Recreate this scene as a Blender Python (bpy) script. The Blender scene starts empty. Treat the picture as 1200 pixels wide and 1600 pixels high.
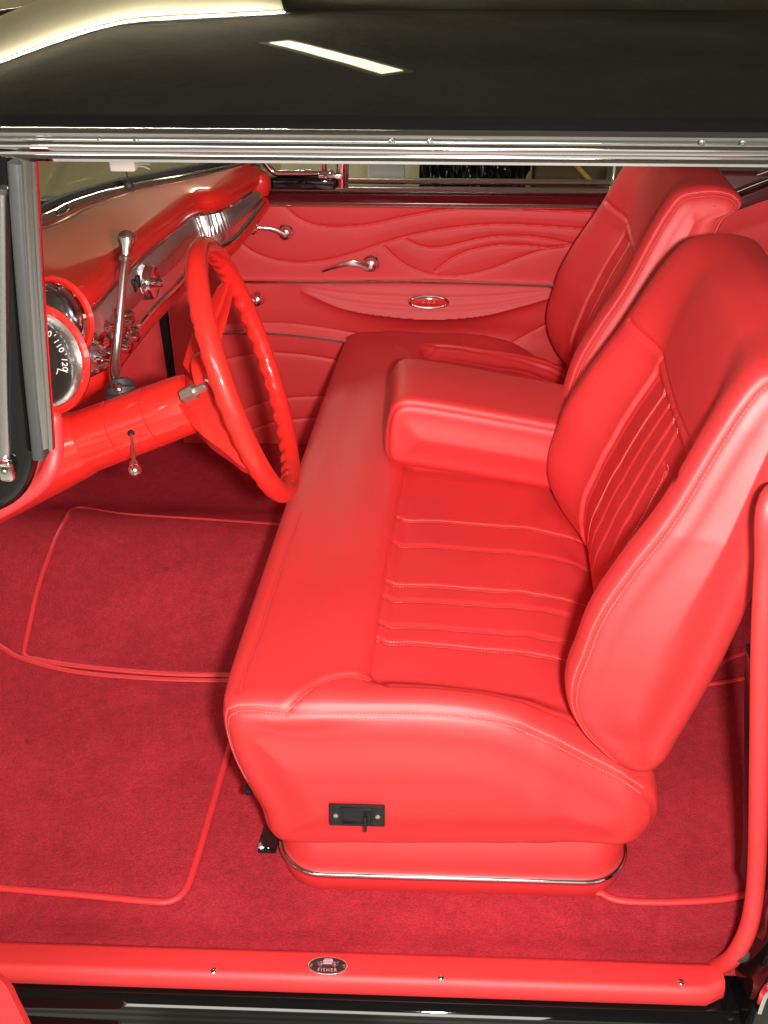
import bpy, math, random
import numpy as np
from mathutils import Vector
from mathutils.bvhtree import BVHTree

random.seed(4)
rng = np.random.default_rng(4)
SC = bpy.context.scene
COL = SC.collection
S = 1.15                       # working unit -> metres

# ------------------------------------------------------------------ camera
F = 1555.0; CAMH = 1.567
PITCH = math.radians(32.0); YAW = math.radians(2.0)
cam = bpy.data.objects.new('camera', bpy.data.cameras.new('camera'))
COL.objects.link(cam)
cam.location = (0, 0, CAMH * S)
cam.rotation_euler = (math.radians(90) - PITCH, 0, YAW)
cam.data.sensor_fit = 'VERTICAL'; cam.data.sensor_height = 36.0
cam.data.lens = F / 1600 * 36.0
cam.data.clip_start = 0.02; cam.data.clip_end = 100
SC.camera = cam

# ------------------------------------------------------------------ light
w = bpy.data.worlds.new('World'); SC.world = w; w.use_nodes = True
_wn = w.node_tree; _bg = _wn.nodes['Background']
_tc = _wn.nodes.new('ShaderNodeTexCoord'); _sx = _wn.nodes.new('ShaderNodeSeparateXYZ')
_wn.links.new(_tc.outputs['Generated'], _sx.inputs[0])


def _wmath(op, a, b=None, c=None):
    n = _wn.nodes.new('ShaderNodeMath'); n.operation = op
    for k, v in enumerate((a, b, c)):
        if v is None: continue
        if isinstance(v, (int, float)): n.inputs[k].default_value = v
        else: _wn.links.new(v, n.inputs[k])
    return n.outputs[0]


def _wstep(v, a, b):
    n = _wn.nodes.new('ShaderNodeMapRange'); n.interpolation_type = 'SMOOTHSTEP'
    n.inputs['From Min'].default_value = a; n.inputs['From Max'].default_value = b
    _wn.links.new(v, n.inputs['Value']); return n.outputs[0]


# dim all round, plus an added bright band behind the camera to light the chrome
_front = _wstep(_wmath('MULTIPLY', _sx.outputs['Y'], -1.0), 0.30, 0.62)
_lo = _wstep(_sx.outputs['Z'], -0.10, 0.0)
_hi = _wmath('SUBTRACT', 1.0, _wstep(_sx.outputs['Z'], 0.62, 0.72))
_band = _wmath('MULTIPLY', _wmath('MULTIPLY', _front, _lo), _hi)
_zb = _wstep(_wmath('SINE', _wmath('MULTIPLY', _sx.outputs['Z'], 21.0)), -0.4, 0.1)
_bars = _wstep(_wmath('SINE', _wmath('MULTIPLY', _sx.outputs['X'], 13.0)), -0.5, -0.1)  # stripes and bars put into the band for contrast in the chrome
_str = _wmath('MULTIPLY_ADD', _wmath('MULTIPLY', _wmath('MULTIPLY', _band, _wmath('MULTIPLY_ADD', _zb, 0.6, 0.4)), _wmath('MULTIPLY_ADD', _bars, 0.65, 0.35)), 0.85, 0.17)
_bg.inputs[0].default_value = (1.0, 0.90, 0.74, 1)
_wn.links.new(_str, _bg.inputs[1])
SC.view_settings.view_transform = 'Standard'
SC.view_settings.look = 'None'
SC.view_settings.exposure = 0.0
SC.view_settings.gamma = 1.0
SC.view_settings.use_curve_mapping = False


def area(name, loc, target, sx, sy, power, col=(1, 1, 1), rot=None):
    l = bpy.data.lights.new(name, 'AREA'); l.shape = 'RECTANGLE'
    l.size = sx; l.size_y = sy; l.energy = power; l.color = col
    o = bpy.data.objects.new(name, l); COL.objects.link(o); o.location = loc
    if rot is not None:
        o.rotation_euler = rot
    else:
        o.rotation_euler = (Vector(target) - Vector(loc)).to_track_quat('-Z', 'Y').to_euler()
    return o


area('camera_flash', (0.085, -0.01, CAMH * S + 0.0), (0.03, 1.5, 0.75), 0.06, 0.04, 41, (1, 0.965, 0.93))
area('fluorescent_tube_light', (-0.34 * S, 3.685 * S, 3.035 * S), None, 0.92, 0.11, 2.6, (1, 0.86, 0.56), rot=(0, 0, math.atan2(-.65, .48)))
area('wall_tube_light', (-1.62 * S, 4.40 * S, 2.985 * S), None, 2.6, 0.035, 58, (1, 0.94, 0.84), rot=(math.radians(-20), 0, math.atan2(1.80, 2.88)))

area('added_fill_light', (-0.4, -1.9, 3.3), None, 2.2, 0.9, 55, (1, 0.94, 0.84), rot=(math.radians(12), 0, 0))  # added unseen lamp, brightens the floor that the chrome reflects

try:
    SC.cycles.max_bounces = 8
    SC.cycles.use_denoising = True
    SC.cycles.sample_clamp_indirect = 6
except Exception:
    pass

# ------------------------------------------------------------------ pixel -> point helper
_R = np.array([math.cos(YAW), math.sin(YAW), 0.])
_D = np.array([-math.sin(YAW) * math.cos(PITCH), math.cos(YAW) * math.cos(PITCH), -math.sin(PITCH)])
_U = np.cross(_R, _D)
_C = np.array([0, 0, CAMH])


def ray(px, py):
    return _D + _R * (px - 600) / F - _U * (py - 800) / F


def at(px, py, x=None, y=None, z=None):
    d = ray(px, py)
    if y is not None: t = y / d[1]
    elif z is not None: t = (z - CAMH) / d[2]
    else: t = x / d[0]
    return _C + d * t


def onto(bvh, pxs):
    out = []
    for px, py in pxs:
        d = Vector(ray(px, py)).normalized()
        h = bvh.ray_cast(Vector(_C), d)
        if h[0] is not None: out.append(np.array(h[0]))
    return np.array(out)


# ------------------------------------------------------------------ materials
def mat(name, base, rough=0.5, metal=0.0, spec=0.5, coat=0.0, coat_rough=0.05, sheen=0.0,
        bump=None, var=None, trans=0.0, emit=None, ior=None):
    m = bpy.data.materials.new(name); m.use_nodes = True
    nt = m.node_tree; b = nt.nodes['Principled BSDF']
    b.inputs['Base Color'].default_value = (*base, 1)
    b.inputs['Roughness'].default_value = rough
    b.inputs['Metallic'].default_value = metal
    b.inputs['Specular IOR Level'].default_value = spec
    b.inputs['Coat Weight'].default_value = coat
    b.inputs['Coat Roughness'].default_value = coat_rough
    b.inputs['Transmission Weight'].default_value = trans
    if ior: b.inputs['IOR'].default_value = ior
    if sheen:
        b.inputs['Sheen Weight'].default_value = sheen
        b.inputs['Sheen Roughness'].default_value = 0.5
        b.inputs['Sheen Tint'].default_value = (*base, 1)
    if emit:
        b.inputs['Emission Color'].default_value = (*emit[0], 1)
        b.inputs['Emission Strength'].default_value = emit[1]
    tc = None
    if bump or var:
        tc = nt.nodes.new('ShaderNodeTexCoord')
    if bump:                                    # list of (scale, strength, distance, kind)
        prev = None
        for sc_, st, di, kind in bump:
            if kind == 'v':
                t = nt.nodes.new('ShaderNodeTexVoronoi'); t.inputs['Scale'].default_value = sc_; o = t.outputs['Distance']
            else:
                t = nt.nodes.new('ShaderNodeTexNoise'); t.inputs['Scale'].default_value = sc_
                t.inputs['Detail'].default_value = 4; o = t.outputs['Fac']
            nt.links.new(tc.outputs['Object'], t.inputs['Vector'])
            bp = nt.nodes.new('ShaderNodeBump'); bp.inputs['Strength'].default_value = st
            bp.inputs['Distance'].default_value = di
            nt.links.new(o, bp.inputs['Height'])
            if prev: nt.links.new(prev.outputs['Normal'], bp.inputs['Normal'])
            prev = bp
        nt.links.new(prev.outputs['Normal'], b.inputs['Normal'])
    if var:                                     # list of (scale, low, high) multipliers
        prev = None
        for sc_, lo, hi in var:
            t = nt.nodes.new('ShaderNodeTexNoise'); t.inputs['Scale'].default_value = sc_
            t.inputs['Detail'].default_value = 6
            nt.links.new(tc.outputs['Object'], t.inputs['Vector'])
            r = nt.nodes.new('ShaderNodeMapRange')
            r.inputs['From Min'].default_value = 0.3; r.inputs['From Max'].default_value = 0.7
            r.inputs['To Min'].default_value = lo; r.inputs['To Max'].default_value = hi
            nt.links.new(t.outputs['Fac'], r.inputs['Value'])
            if prev is None: prev = r.outputs[0]
            else:
                mm = nt.nodes.new('ShaderNodeMath'); mm.operation = 'MULTIPLY'
                nt.links.new(prev, mm.inputs[0]); nt.links.new(r.outputs[0], mm.inputs[1]); prev = mm.outputs[0]
        mx = nt.nodes.new('ShaderNodeVectorMath'); mx.operation = 'SCALE'
        mx.inputs[0].default_value = base
        nt.links.new(prev, mx.inputs['Scale'])
        nt.links.new(mx.outputs[0], b.inputs['Base Color'])
    return m


LEATHER = mat('red_leather', (0.70, 0.025, 0.027), 0.57, spec=1.0,
              bump=[(520, 0.05, 0.0012, 'v'), (34, 0.05, 0.006, 'n'), (9, 0.08, 0.012, 'n')], var=[(5, 0.95, 1.04)])
INSERT = mat('red_matte_leather', (0.66, 0.033, 0.036), 0.60, spec=0.25,
             bump=[(600, 0.12, 0.002, 'v')], var=[(7, 0.94, 1.04)])
VINYL = mat('red_vinyl', (0.75, 0.026, 0.029), 0.58, spec=0.8,
            bump=[(500, 0.1, 0.002, 'v'), (7, 0.08, 0.012, 'n')], var=[(6, 0.95, 1.04)])
THREAD = mat('red_thread', (0.88, 0.19, 0.17), 0.6)
SEAM = mat('red_piping', (0.60, 0.02, 0.022), 0.5)
CARPET = mat('red_carpet', (0.42, 0.027, 0.040), 0.95, spec=0.1, sheen=0.35,
             bump=[(520, 0.6, 0.005, 'n'), (90, 0.3, 0.006, 'n')],
             var=[(300, 0.76, 1.22), (45, 0.90, 1.10), (6, 0.84, 1.12)])
BINDING = mat('red_binding', (0.68, 0.03, 0.035), 0.5, bump=[(500, 0.15, 0.002, 'v')])
PAINT = mat('red_paint', (0.76, 0.022, 0.015), 0.45, spec=0.2, coat=1.0, coat_rough=0.06)
DARKPAINT = mat('maroon_paint', (0.10, 0.003, 0.006), 0.25, coat=1.0, coat_rough=0.02)
BLACK = mat('black_paint', (0.004, 0.004, 0.004), 0.025, spec=0.7, bump=[(3, 0.01, 0.02, 'n')])
SATIN = mat('satin_black', (0.008, 0.008, 0.009), 0.32, spec=0.5, bump=[(90, 0.1, 0.004, 'n')])
SOFTCHROME = mat('worn_chrome', (0.84, 0.83, 0.82), 0.19, 1.0)
CHROME = mat('chrome', (0.84, 0.84, 0.84), 0.06, 1.0, bump=[(25, 0.03, 0.004, 'n')])
BRUSHED = mat('brushed_metal', (0.78, 0.78, 0.77), 0.26, 1.0, bump=[(150, 0.2, 0.002, 'n')])
RUBBER = mat('grey_rubber', (0.042, 0.042, 0.040), 0.55, bump=[(40, 0.2, 0.004, 'n')])
DIAL = mat('dial_black', (0.02, 0.016, 0.015), 0.3, coat=0.6)
WHITEINK = mat('white_ink', (0.75, 0.75, 0.68), 0.5)
STEEL = mat('zinc_steel', (0.80, 0.78, 0.72), 0.38, 1.0, bump=[(120, 0.3, 0.002, 'n')])
WPLASTIC = mat('white_plastic', (0.8, 0.8, 0.74), 0.4)
WIRE = mat('wire_sheath', (0.5, 0.55, 0.4), 0.4)
WALL = mat('beige_wall', (0.64, 0.57, 0.36), 0.8, bump=[(60, 0.2, 0.01, 'n')], var=[(1.5, 0.9, 1.08)])
OLIVE = mat('olive_wall', (0.26, 0.24, 0.16), 0.8, bump=[(30, 0.3, 0.02, 'n')], var=[(1.2, 0.7, 1.2)])
CEIL = mat('ceiling_panel', (0.32, 0.315, 0.28), 0.85, bump=[(14, 0.4, 0.03, 'n')], var=[(0.8, 0.6, 1.3)])
CONC = mat('concrete_floor', (0.68, 0.67, 0.63), 0.55, bump=[(50, 0.2, 0.01, 'n')], var=[(2.5, 0.8, 1.12), (40, 0.93, 1.05)])
WBOARD = mat('white_board', (0.75, 0.73, 0.65), 0.6)
BAG = mat('black_plastic_sheet', (0.008, 0.008, 0.008), 0.22, spec=0.6)
CARD = mat('brown_cardboard', (0.16, 0.10, 0.04), 0.8, var=[(8, 0.85, 1.1)])
GOLD = mat('yellow_edging', (0.7, 0.45, 0.08), 0.4)
BLUE = mat('blue_enamel', (0.12, 0.3, 0.55), 0.3, coat=0.8)

m = bpy.data.materials.new('clear_glass'); m.use_nodes = True
nt = m.node_tree; nt.nodes.clear()
_o = nt.nodes.new('ShaderNodeOutputMaterial'); _mx = nt.nodes.new('ShaderNodeMixShader')
_t = nt.nodes.new('ShaderNodeBsdfTransparent'); _t.inputs[0].default_value = (0.82, 0.88, 0.80, 1)
_g = nt.nodes.new('ShaderNodeBsdfGlossy'); _g.inputs['Roughness'].default_value = 0.02
_f = nt.nodes.new('ShaderNodeFresnel'); _f.inputs[0].default_value = 1.3
nt.links.new(_f.outputs[0], _mx.inputs[0]); nt.links.new(_t.outputs[0], _mx.inputs[1])
nt.links.new(_g.outputs[0], _mx.inputs[2]); nt.links.new(_mx.outputs[0], _o.inputs[0])
GLASS = m

# ------------------------------------------------------------------ object builders
WORLD = {}


def thing(name, label, cat, loc=(0, 0, 0), group=None):
    o = bpy.data.objects.new(name, None); COL.objects.link(o)
    o.location = Vector(loc) * S; o['label'] = label; o['category'] = cat
    o.empty_display_size = 0.1
    if group: o['group'] = group
    WORLD[o] = np.array(loc, float) * S
    return o


def finish(name, V, faces, mats, parent=None, smooth=True, matidx=None, label=None, angle=None):
    V = np.asarray(V, float) * S
    c = V.mean(0)
    me = bpy.data.meshes.new(name)
    me.from_pydata((V - c).tolist(), [], faces)
    for mm in (mats if isinstance(mats, (list, tuple)) else [mats]): me.materials.append(mm)
    if matidx is not None: me.polygons.foreach_set('material_index', np.asarray(matidx, np.int32))
    me.polygons.foreach_set('use_smooth', np.full(len(me.polygons), bool(smooth)))
    if angle:
        try: me.set_sharp_from_angle(angle=math.radians(angle))
        except Exception: pass
    me.update()
    o = bpy.data.objects.new(name, me); COL.objects.link(o)
    if parent is not None:
        o.parent = parent; o.location = Vector(c - WORLD[parent])
    else:
        o.location = Vector(c)
    WORLD[o] = c
    if label: o['label'] = label
    return o


def tagtop(o, label, cat, group=None, kind=None):
    if label: o['label'] = label
    if cat: o['category'] = cat
    if group: o['group'] = group
    if kind: o['kind'] = kind
    return o


class MB:
    def __init__(s): s.v = []; s.f = []; s.m = []

    def add(s, V, faces, mi=0):
        b = len(s.v); s.v.extend([tuple(map(float, p)) for p in V])
        s.f.extend([tuple(i + b for i in f) for f in faces]); s.m.extend([mi] * len(faces)); return s

    def build(s, name, mats, parent=None, smooth=True, label=None, angle=40):
        return finish(name, s.v, s.f, mats, parent, smooth, s.m, label, angle)


def grid_faces(nu, nv, cu=False, cv=False, flip=False):
    f = []
    for i in range(nu if cu else nu - 1):
        i2 = (i + 1) % nu
        for j in range(nv if cv else nv - 1):
            j2 = (j + 1) % nv
            q = (i * nv + j, i2 * nv + j, i2 * nv + j2, i * nv + j2)
            f.append(q[::-1] if flip else q)
    return f


def resample(P, n, closed=False):
    P = np.asarray(P, float)
    if closed: P = np.vstack([P, P[:1]])
    d = np.r_[0, np.cumsum(np.linalg.norm(np.diff(P, axis=0), axis=1))]
    t = np.linspace(0, d[-1], n, endpoint=not closed)
    return np.stack([np.interp(t, d, P[:, k]) for k in range(P.shape[1])], 1)


def smooth_curve(P, n, closed=False):
    """Catmull-Rom through the points, evenly resampled."""
    P = np.asarray(P, float); m_ = len(P); out = []
    rngi = range(m_) if closed else range(m_ - 1)
    for i in rngi:
        if closed: p0, p1, p2, p3 = P[i - 1], P[i], P[(i + 1) % m_], P[(i + 2) % m_]
        else: p0, p1, p2, p3 = P[max(i - 1, 0)], P[i], P[i + 1], P[min(i + 2, m_ - 1)]
        for t in np.linspace(0, 1, 16, endpoint=False):
            out.append(0.5 * (2 * p1 + (p2 - p0) * t + (2 * p0 - 5 * p1 + 4 * p2 - p3) * t * t + (3 * p1 - p0 - 3 * p2 + p3) * t ** 3))
    if not closed: out.append(P[-1])
    return resample(out, n, closed)


def frames(P, closed=False, up=None):
    P = np.asarray(P, float)
    if closed: T = np.roll(P, -1, 0) - np.roll(P, 1, 0)
    else: T = np.gradient(P, axis=0)
    T /= np.linalg.norm(T, axis=1)[:, None] + 1e-12
    if up is not None:
        u = np.asarray(up, float)
        N = u - (T @ u)[:, None] * T if u.ndim == 1 else u - (T * u).sum(1)[:, None] * T
        N /= np.linalg.norm(N, axis=1)[:, None] + 1e-12
    else:
        N = np.zeros_like(P)
        a = np.array([0, 0, 1.]) if abs(T[0, 2]) < .9 else np.array([1., 0, 0])
        n = np.cross(T[0], a); n /= np.linalg.norm(n)
        for i in range(len(P)):
            n = n - (n @ T[i]) * T[i]; n /= np.linalg.norm(n) + 1e-12; N[i] = n
    return T, N, np.cross(T, N)


def sweep(mb, P, sec, up=None, closed=False, mi=0, scale=None, cap=True):
    """sweep a 2-D section (k,2) in (binormal, normal) along P"""
    P = np.asarray(P, float); sec = np.asarray(sec, float); k = len(sec)
    T, N, B = frames(P, closed, up)
    sc_ = np.ones(len(P)) if scale is None else np.asarray(scale, float)
    V = P[:, None] + (B[:, None] * sec[None, :, :1] + N[:, None] * sec[None, :, 1:]) * sc_[:, None, None]
    f = grid_faces(len(P), k, closed, True)
    if not closed and cap:
        f += [tuple(range(k)), tuple((len(P) - 1) * k + j for j in range(k))[::-1]]
    mb.add(V.reshape(-1, 3), f, mi); return mb


def circ(r, n=10, sx=1, sy=1):
    a = np.linspace(0, 2 * math.pi, n, endpoint=False)
    return np.stack([np.cos(a) * r * sx, np.sin(a) * r * sy], 1)


def rrect(w_, h_, r, n=4):
    out = []
    for cx, cy, a0 in ((w_ / 2 - r, h_ / 2 - r, 0), (-w_ / 2 + r, h_ / 2 - r, 90), (-w_ / 2 + r, -h_ / 2 + r, 180), (w_ / 2 - r, -h_ / 2 + r, 270)):
        for a in np.radians(np.linspace(a0, a0 + 90, n + 1)): out.append((cx + r * math.cos(a), cy + r * math.sin(a)))
    return np.array(out)


def tube(mb, P, r, n=10, closed=False, mi=0, scale=None, up=None, round_ends=True):
    P = np.asarray(P, float)
    sc_ = np.ones(len(P)) if scale is None else np.asarray(scale, float)
    if not closed and round_ends:
        T = np.gradient(P, axis=0); T /= np.linalg.norm(T, axis=1)[:, None] + 1e-12
        a = np.radians([80, 60, 35])
        A = [P[0] - T[0] * r * sc_[0] * math.sin(x) for x in a]; B_ = [P[-1] + T[-1] * r * sc_[-1] * math.sin(x) for x in a[::-1]]
        P = np.vstack([A, P, B_])
        sc_ = np.r_[sc_[0] * np.cos(a), sc_, sc_[-1] * np.cos(a[::-1])]
    return sweep(mb, P, circ(r, n), up, closed, mi, sc_)


def lathe(mb, prof, base, axis, n=24, mi=0, cap=True):
    """prof: (radius, distance along axis)"""
    axis = np.asarray(axis, float); axis = axis / np.linalg.norm(axis)
    a0 = np.array([0, 0, 1.]) if abs(axis[2]) < .9 else np.array([1., 0, 0])
    e1 = np.cross(axis, a0); e1 /= np.linalg.norm(e1); e2 = np.cross(axis, e1)
    A = np.linspace(0, 2 * math.pi, n, endpoint=False)
    V = []
    for r, h in prof:
        V.append(np.asarray(base) + axis * h + r * (np.cos(A)[:, None] * e1 + np.sin(A)[:, None] * e2))
    V = np.array(V).reshape(-1, 3)
    f = grid_faces(len(prof), n, False, True)
    if cap: f += [tuple(range(n))[::-1], tuple((len(prof) - 1) * n + j for j in range(n))]
    mb.add(V, f, mi); return mb


def ball(r, n=7, h0=0):
    a = np.radians(np.linspace(-88, 88, n)); return [(r * math.cos(x), h0 + r * math.sin(x)) for x in a]


def rbox(mb, c, sx, sy, sz, r=0.003, mi=0, ax=None):
    """rounded box: section rrect in its x-y, chamfered along z; ax = rows of local axes"""
    A = np.eye(3) if ax is None else np.asarray(ax, float)
    rings = []
    for ins, z in ((r, -sz / 2), (r * .3, -sz / 2 + r * .3), (0, -sz / 2 + r), (0, sz / 2 - r), (r * .3, sz / 2 - r * .3), (r, sz / 2)):
        s2 = rrect(sx - 2 * ins, sy - 2 * ins, max(r - ins * .5, 1e-4), 3)
        rings.append(np.c_[s2, np.full(len(s2), z)])
    k = len(rings[0]); V = np.vstack(rings) @ A + np.asarray(c)
    f = grid_faces(len(rings), k, False, True, flip=True)
    f += [tuple(range(k)), tuple((len(rings) - 1) * k + j for j in range(k))[::-1]]
    mb.add(V, f, mi); return mb


def normals(V, cu=False, cv=False):
    if cu: du = np.roll(V, -1, 0) - np.roll(V, 1, 0)
    else: du = np.gradient(V, axis=0)
    if cv: dv = np.roll(V, -1, 1) - np.roll(V, 1, 1)
    else: dv = np.gradient(V, axis=1)
    N = np.cross(du, dv); L = np.linalg.norm(N, axis=2)[:, :, None]
    return N / (L + 1e-15)


def dist_poly(P, line):
    """min distance of points (K,3) to a polyline (n,3)"""
    line = np.asarray(line, float); best = np.full(len(P), 1e9)
    lo = line.min(0) - .03; hi = line.max(0) + .03
    idx = np.where(((P > lo) & (P < hi)).all(1))[0]
    if not len(idx): return best
    Q = P[idx]; b = np.full(len(Q), 1e9)
    for a, c in zip(line[:-1], line[1:]):
        d = c - a; L = d @ d + 1e-15
        t = np.clip(((Q - a) @ d) / L, 0, 1)
        b = np.minimum(b, ((Q - a - t[:, None] * d) ** 2).sum(1))
    best[idx] = np.sqrt(b); return best


def sstep(a, b, x):
    t = np.clip((x - a) / (b - a), 0, 1); return t * t * (3 - 2 * t)


def stitches(mb, P, r=0.0009, step=0.0045, duty=0.7, mi=0):
    P = np.asarray(P, float)
    L = np.linalg.norm(np.diff(P, axis=0), axis=1).sum(); n = max(2, int(L / step))
    Q = resample(P, n * 2 + 1)
    for i in range(n):
        a = Q[2 * i]; b = a + (Q[2 * i + 1] - a) * duty * 2
        d = b - a; L2 = np.linalg.norm(d)
        if L2 < 1e-6: continue
        tube(mb, np.array([a, (a + b) / 2, b]), r, 5, mi=mi, round_ends=False)


def bvh_of(V, faces): return BVHTree.FromPolygons([tuple(p) for p in V], faces)


def snap(bvh, P, off=0.0):
    out = []
    for p in P:
        h = bvh.find_nearest(Vector(p)); out.append(np.array(h[0]) + np.array(h[1]) * off)
    return np.array(out)


def offset_on(bvh, P, side, off=0.0):
    """a line beside P on the surface, shifted sideways"""
    P = np.asarray(P, float); T = np.gradient(P, axis=0); T /= np.linalg.norm(T, axis=1)[:, None] + 1e-12
    Q = []
    for p, t in zip(P, T):
        h = bvh.find_nearest(Vector(p)); n = np.array(h[1]); Q.append(p + np.cross(n, t) * side)
    return snap(bvh, Q, off)


def pillow(prof, y0, y1, r, bulge, ny=40, ncap=12, spine=None, nround=8):
    """padded slab: closed (x,z) outline drawn from y0 to y1 with rounded rims and domed sides"""
    P = np.asarray(prof, float); n = len(P) // 2 * 2
    sa, sb = np.asarray(spine[0], float), np.asarray(spine[1], float)
    d = sb - sa; pj = (P - sa) @ d
    P = np.roll(P, -int(np.argmin(pj)), 0); k2 = int(np.argmax((P - sa) @ d))
    A_ = resample(P[:k2 + 1], n // 2 + 1); B_ = resample(np.vstack([P[k2:], P[:1]]), n // 2 + 1)
    P = np.vstack([A_[:-1], B_[:-1]])                       # both tips are vertices, j faces n-j across the middle
    area2 = (P[:, 0] * np.roll(P[:, 1], -1) - np.roll(P[:, 0], -1) * P[:, 1]).sum()
    t = np.clip(((P - sa) @ d) / (d @ d), 0, 1); M0 = sa + t[:, None] * d
    Nin = M0 - P; Nin /= np.linalg.norm(Nin, axis=1)[:, None]
    for _ in range(12): Nin = (np.roll(Nin, 1, 0) + Nin * 2 + np.roll(Nin, -1, 0)) / 4
    Q = P + Nin * r
    idx = (-np.arange(n)) % n; M = (Q + Q[idx]) / 2
    rings = []
    caps = []
    Qc = np.c_[np.vstack([Q, Q[:1]]), np.zeros(n + 1)]
    for k in range(ncap):
        q = M + (Q - M) * (k / ncap)
        dd_ = np.full(n, 1e9)
        q3 = np.c_[q, np.zeros(n)]
        for a_, c_ in zip(Qc[:-1], Qc[1:]):
            dv = c_ - a_; tt_ = np.clip(((q3 - a_) @ dv) / (dv @ dv + 1e-15), 0, 1)
            dd_ = np.minimum(dd_, ((q3 - a_ - tt_[:, None] * dv) ** 2).sum(1))
        caps.append((q, -bulge * sstep(0, .052, np.sqrt(dd_))))
    rnd = []
    for th in np.linspace(0, 90, nround + 1)[:-1]:
        a = math.radians(th); rnd.append((P + Nin * r * (1 - math.sin(a)), np.full(n, r * (1 - math.cos(a)))))
    near = caps + rnd
    for q, dy in near: rings.append(np.stack([q[:, 0], y0 + dy, q[:, 1]], 1))
    for y in np.linspace(y0 + r, y1 - r, ny): rings.append(np.stack([P[:, 0], np.full(len(P), y), P[:, 1]], 1))
    for q, dy in near[::-1]: rings.append(np.stack([q[:, 0], y1 - dy, q[:, 1]], 1))
    V = np.array(rings)
    info = dict(ncap=ncap, nround=nround, ny=ny, area=area2)
    return V, info


def pillow_normals(V, info):
    N = normals(V, False, True); mid = V.shape[0] // 2
    if (V[mid, 0] - V[mid].mean(0)) @ N[mid, 0] < 0: N = -N
    k = info['ncap'] - 1
    N[:k] = (0, -1, 0); N[-k:] = (0, 1, 0)
    return N


def pillow_faces(V, info):
    K_, M_ = V.shape[:2]; fl = info['area'] > 0
    f = grid_faces(K_, M_, False, True, flip=fl)
    mp = {}
    for base in (0, (K_ - 1) * M_):
        for j in range(M_ // 2 + 1, M_): mp[base + j] = base + M_ - j
    g_ = []
    for q in f:
        q2 = []
        for v_ in q:
            v_ = mp.get(v_, v_)
            if v_ not in q2: q2.append(v_)
        g_.append(tuple(q2) if len(q2) > 2 else None)
    return g_


# ================================================================== surroundings
def slab(name, x0, x1, y0, y1, z0, z1, m_, parent=None, r=0.004):
    mb = MB(); rbox(mb, ((x0 + x1) / 2, (y0 + y1) / 2, (z0 + z1) / 2), x1 - x0, y1 - y0, z1 - z0, r)
    return mb.build(name, m_, parent)


g = finish('ground', [(-9, -5, 0), (9, -5, 0), (9, 9, 0), (-9, 9, 0)], [(0, 1, 2, 3)], CONC, smooth=False); g['kind'] = 'structure'
b = MB(); dw = np.array([2.88, 1.80, 0]); dw /= np.linalg.norm(dw); A = np.array([dw, [-dw[1], dw[0], 0], [0, 0, 1.]])
rbox(b, (-2.76 + .03, 3.785 + .05, 1.515), 4.8, .1, 3.03, .004, ax=A)
o = b.build('back_wall', WALL); tagtop(o, 'pale beige painted wall behind the car, seen through the windshield', 'wall')
o = slab('half_wall', -.68, .36, 5.0, 5.1, 0, 1.35, WALL); tagtop(o, 'low beige wall behind the far door window', 'wall')
o = slab('side_wall', -.68, 9, 5.3, 5.45, 0, 3.03, OLIVE); tagtop(o, 'dark olive wall behind the rear side window', 'wall')
o = slab('ceiling', -9, 9, -2, 9, 3.05, 3.15, CEIL); tagtop(o, None, None, kind='structure')

# ================================================================== the car
car = thing('car', 'black hardtop car with red leather interior, seen through its open driver side door', 'car', (0, 1.45, 0))

# ---- floor carpet
NX, NY = 150, 130
xs = np.linspace(-1.0, 1.0, NX); ys = np.linspace(0.765, 2.2, NY)
X, Yg = np.meshgrid(xs, ys, indexing='ij')


def floor_z(X, Yv):
    X = np.asarray(X, float); Yv = np.asarray(Yv, float)
    z = 0.40 + 0.085 * np.exp(-((Yv - 1.60) / 0.17) ** 2)
    z = z + 0.05 * sstep(1.33, 1.45, Yv) * (1 - sstep(1.75, 1.9, Yv)) * 0.4
    z = z + 0.9 * np.clip(-0.80 - X, 0, 1)
    z = z + 0.012 * (1 - sstep(0.775, 0.83, Yv))
    return z


Z = floor_z(X, Yg) + 0.0012 * np.sin(X * 23 + Yg * 9) * np.sin(Yg * 31)
finish('carpet', np.stack([X, Yg, Z], 2).reshape(-1, 3), grid_faces(NX, NY), CARPET, car)

# ---- sill plate
sp = MB()
sec = np.array([(0.779, 0.402), (0.777, 0.418), (0.768, 0.4245), (0.752, 0.4225), (0.744, 0.4255), (0.737, 0.4245), (0.732, 0.418), (0.729, 0.404), (0.733, 0.399), (0.765, 0.392)])
sx = np.linspace(-1.1, 0.395, 60)
V = np.array([[(x_, a + 0.012 * max(0, (x_ - 0.37) / .025) ** 2 * (1 if a < .76 else 0), b) for a, b in sec] for x_ in sx])
f = grid_faces(len(sx), len(sec), False, True, flip=True); f += [tuple(range(len(sec))), tuple((len(sx) - 1) * len(sec) + j for j in range(len(sec)))[::-1]]
sp.add(V.reshape(-1, 3), f)
sill = sp.build('sill_plate', VINYL, car, angle=70)


def on_sill(px, py): return at(px, py, z=0.4245)


for px, py in ((334, 1517), (689, 1527), (1064, 1535)):
    p = on_sill(px, py); b = MB()
    lathe(b, [(0.0045, -0.001), (0.0042, 0.0012), (0.0026, 0.0026), (0.0008, 0.003)], p, (0, 0, 1), 14)
    rbox(b, p + np.array([0, 0, .003]), .004, .0007, .0006, .0002, 1); b.build('screw', [CHROME, SATIN], sill)

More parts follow.
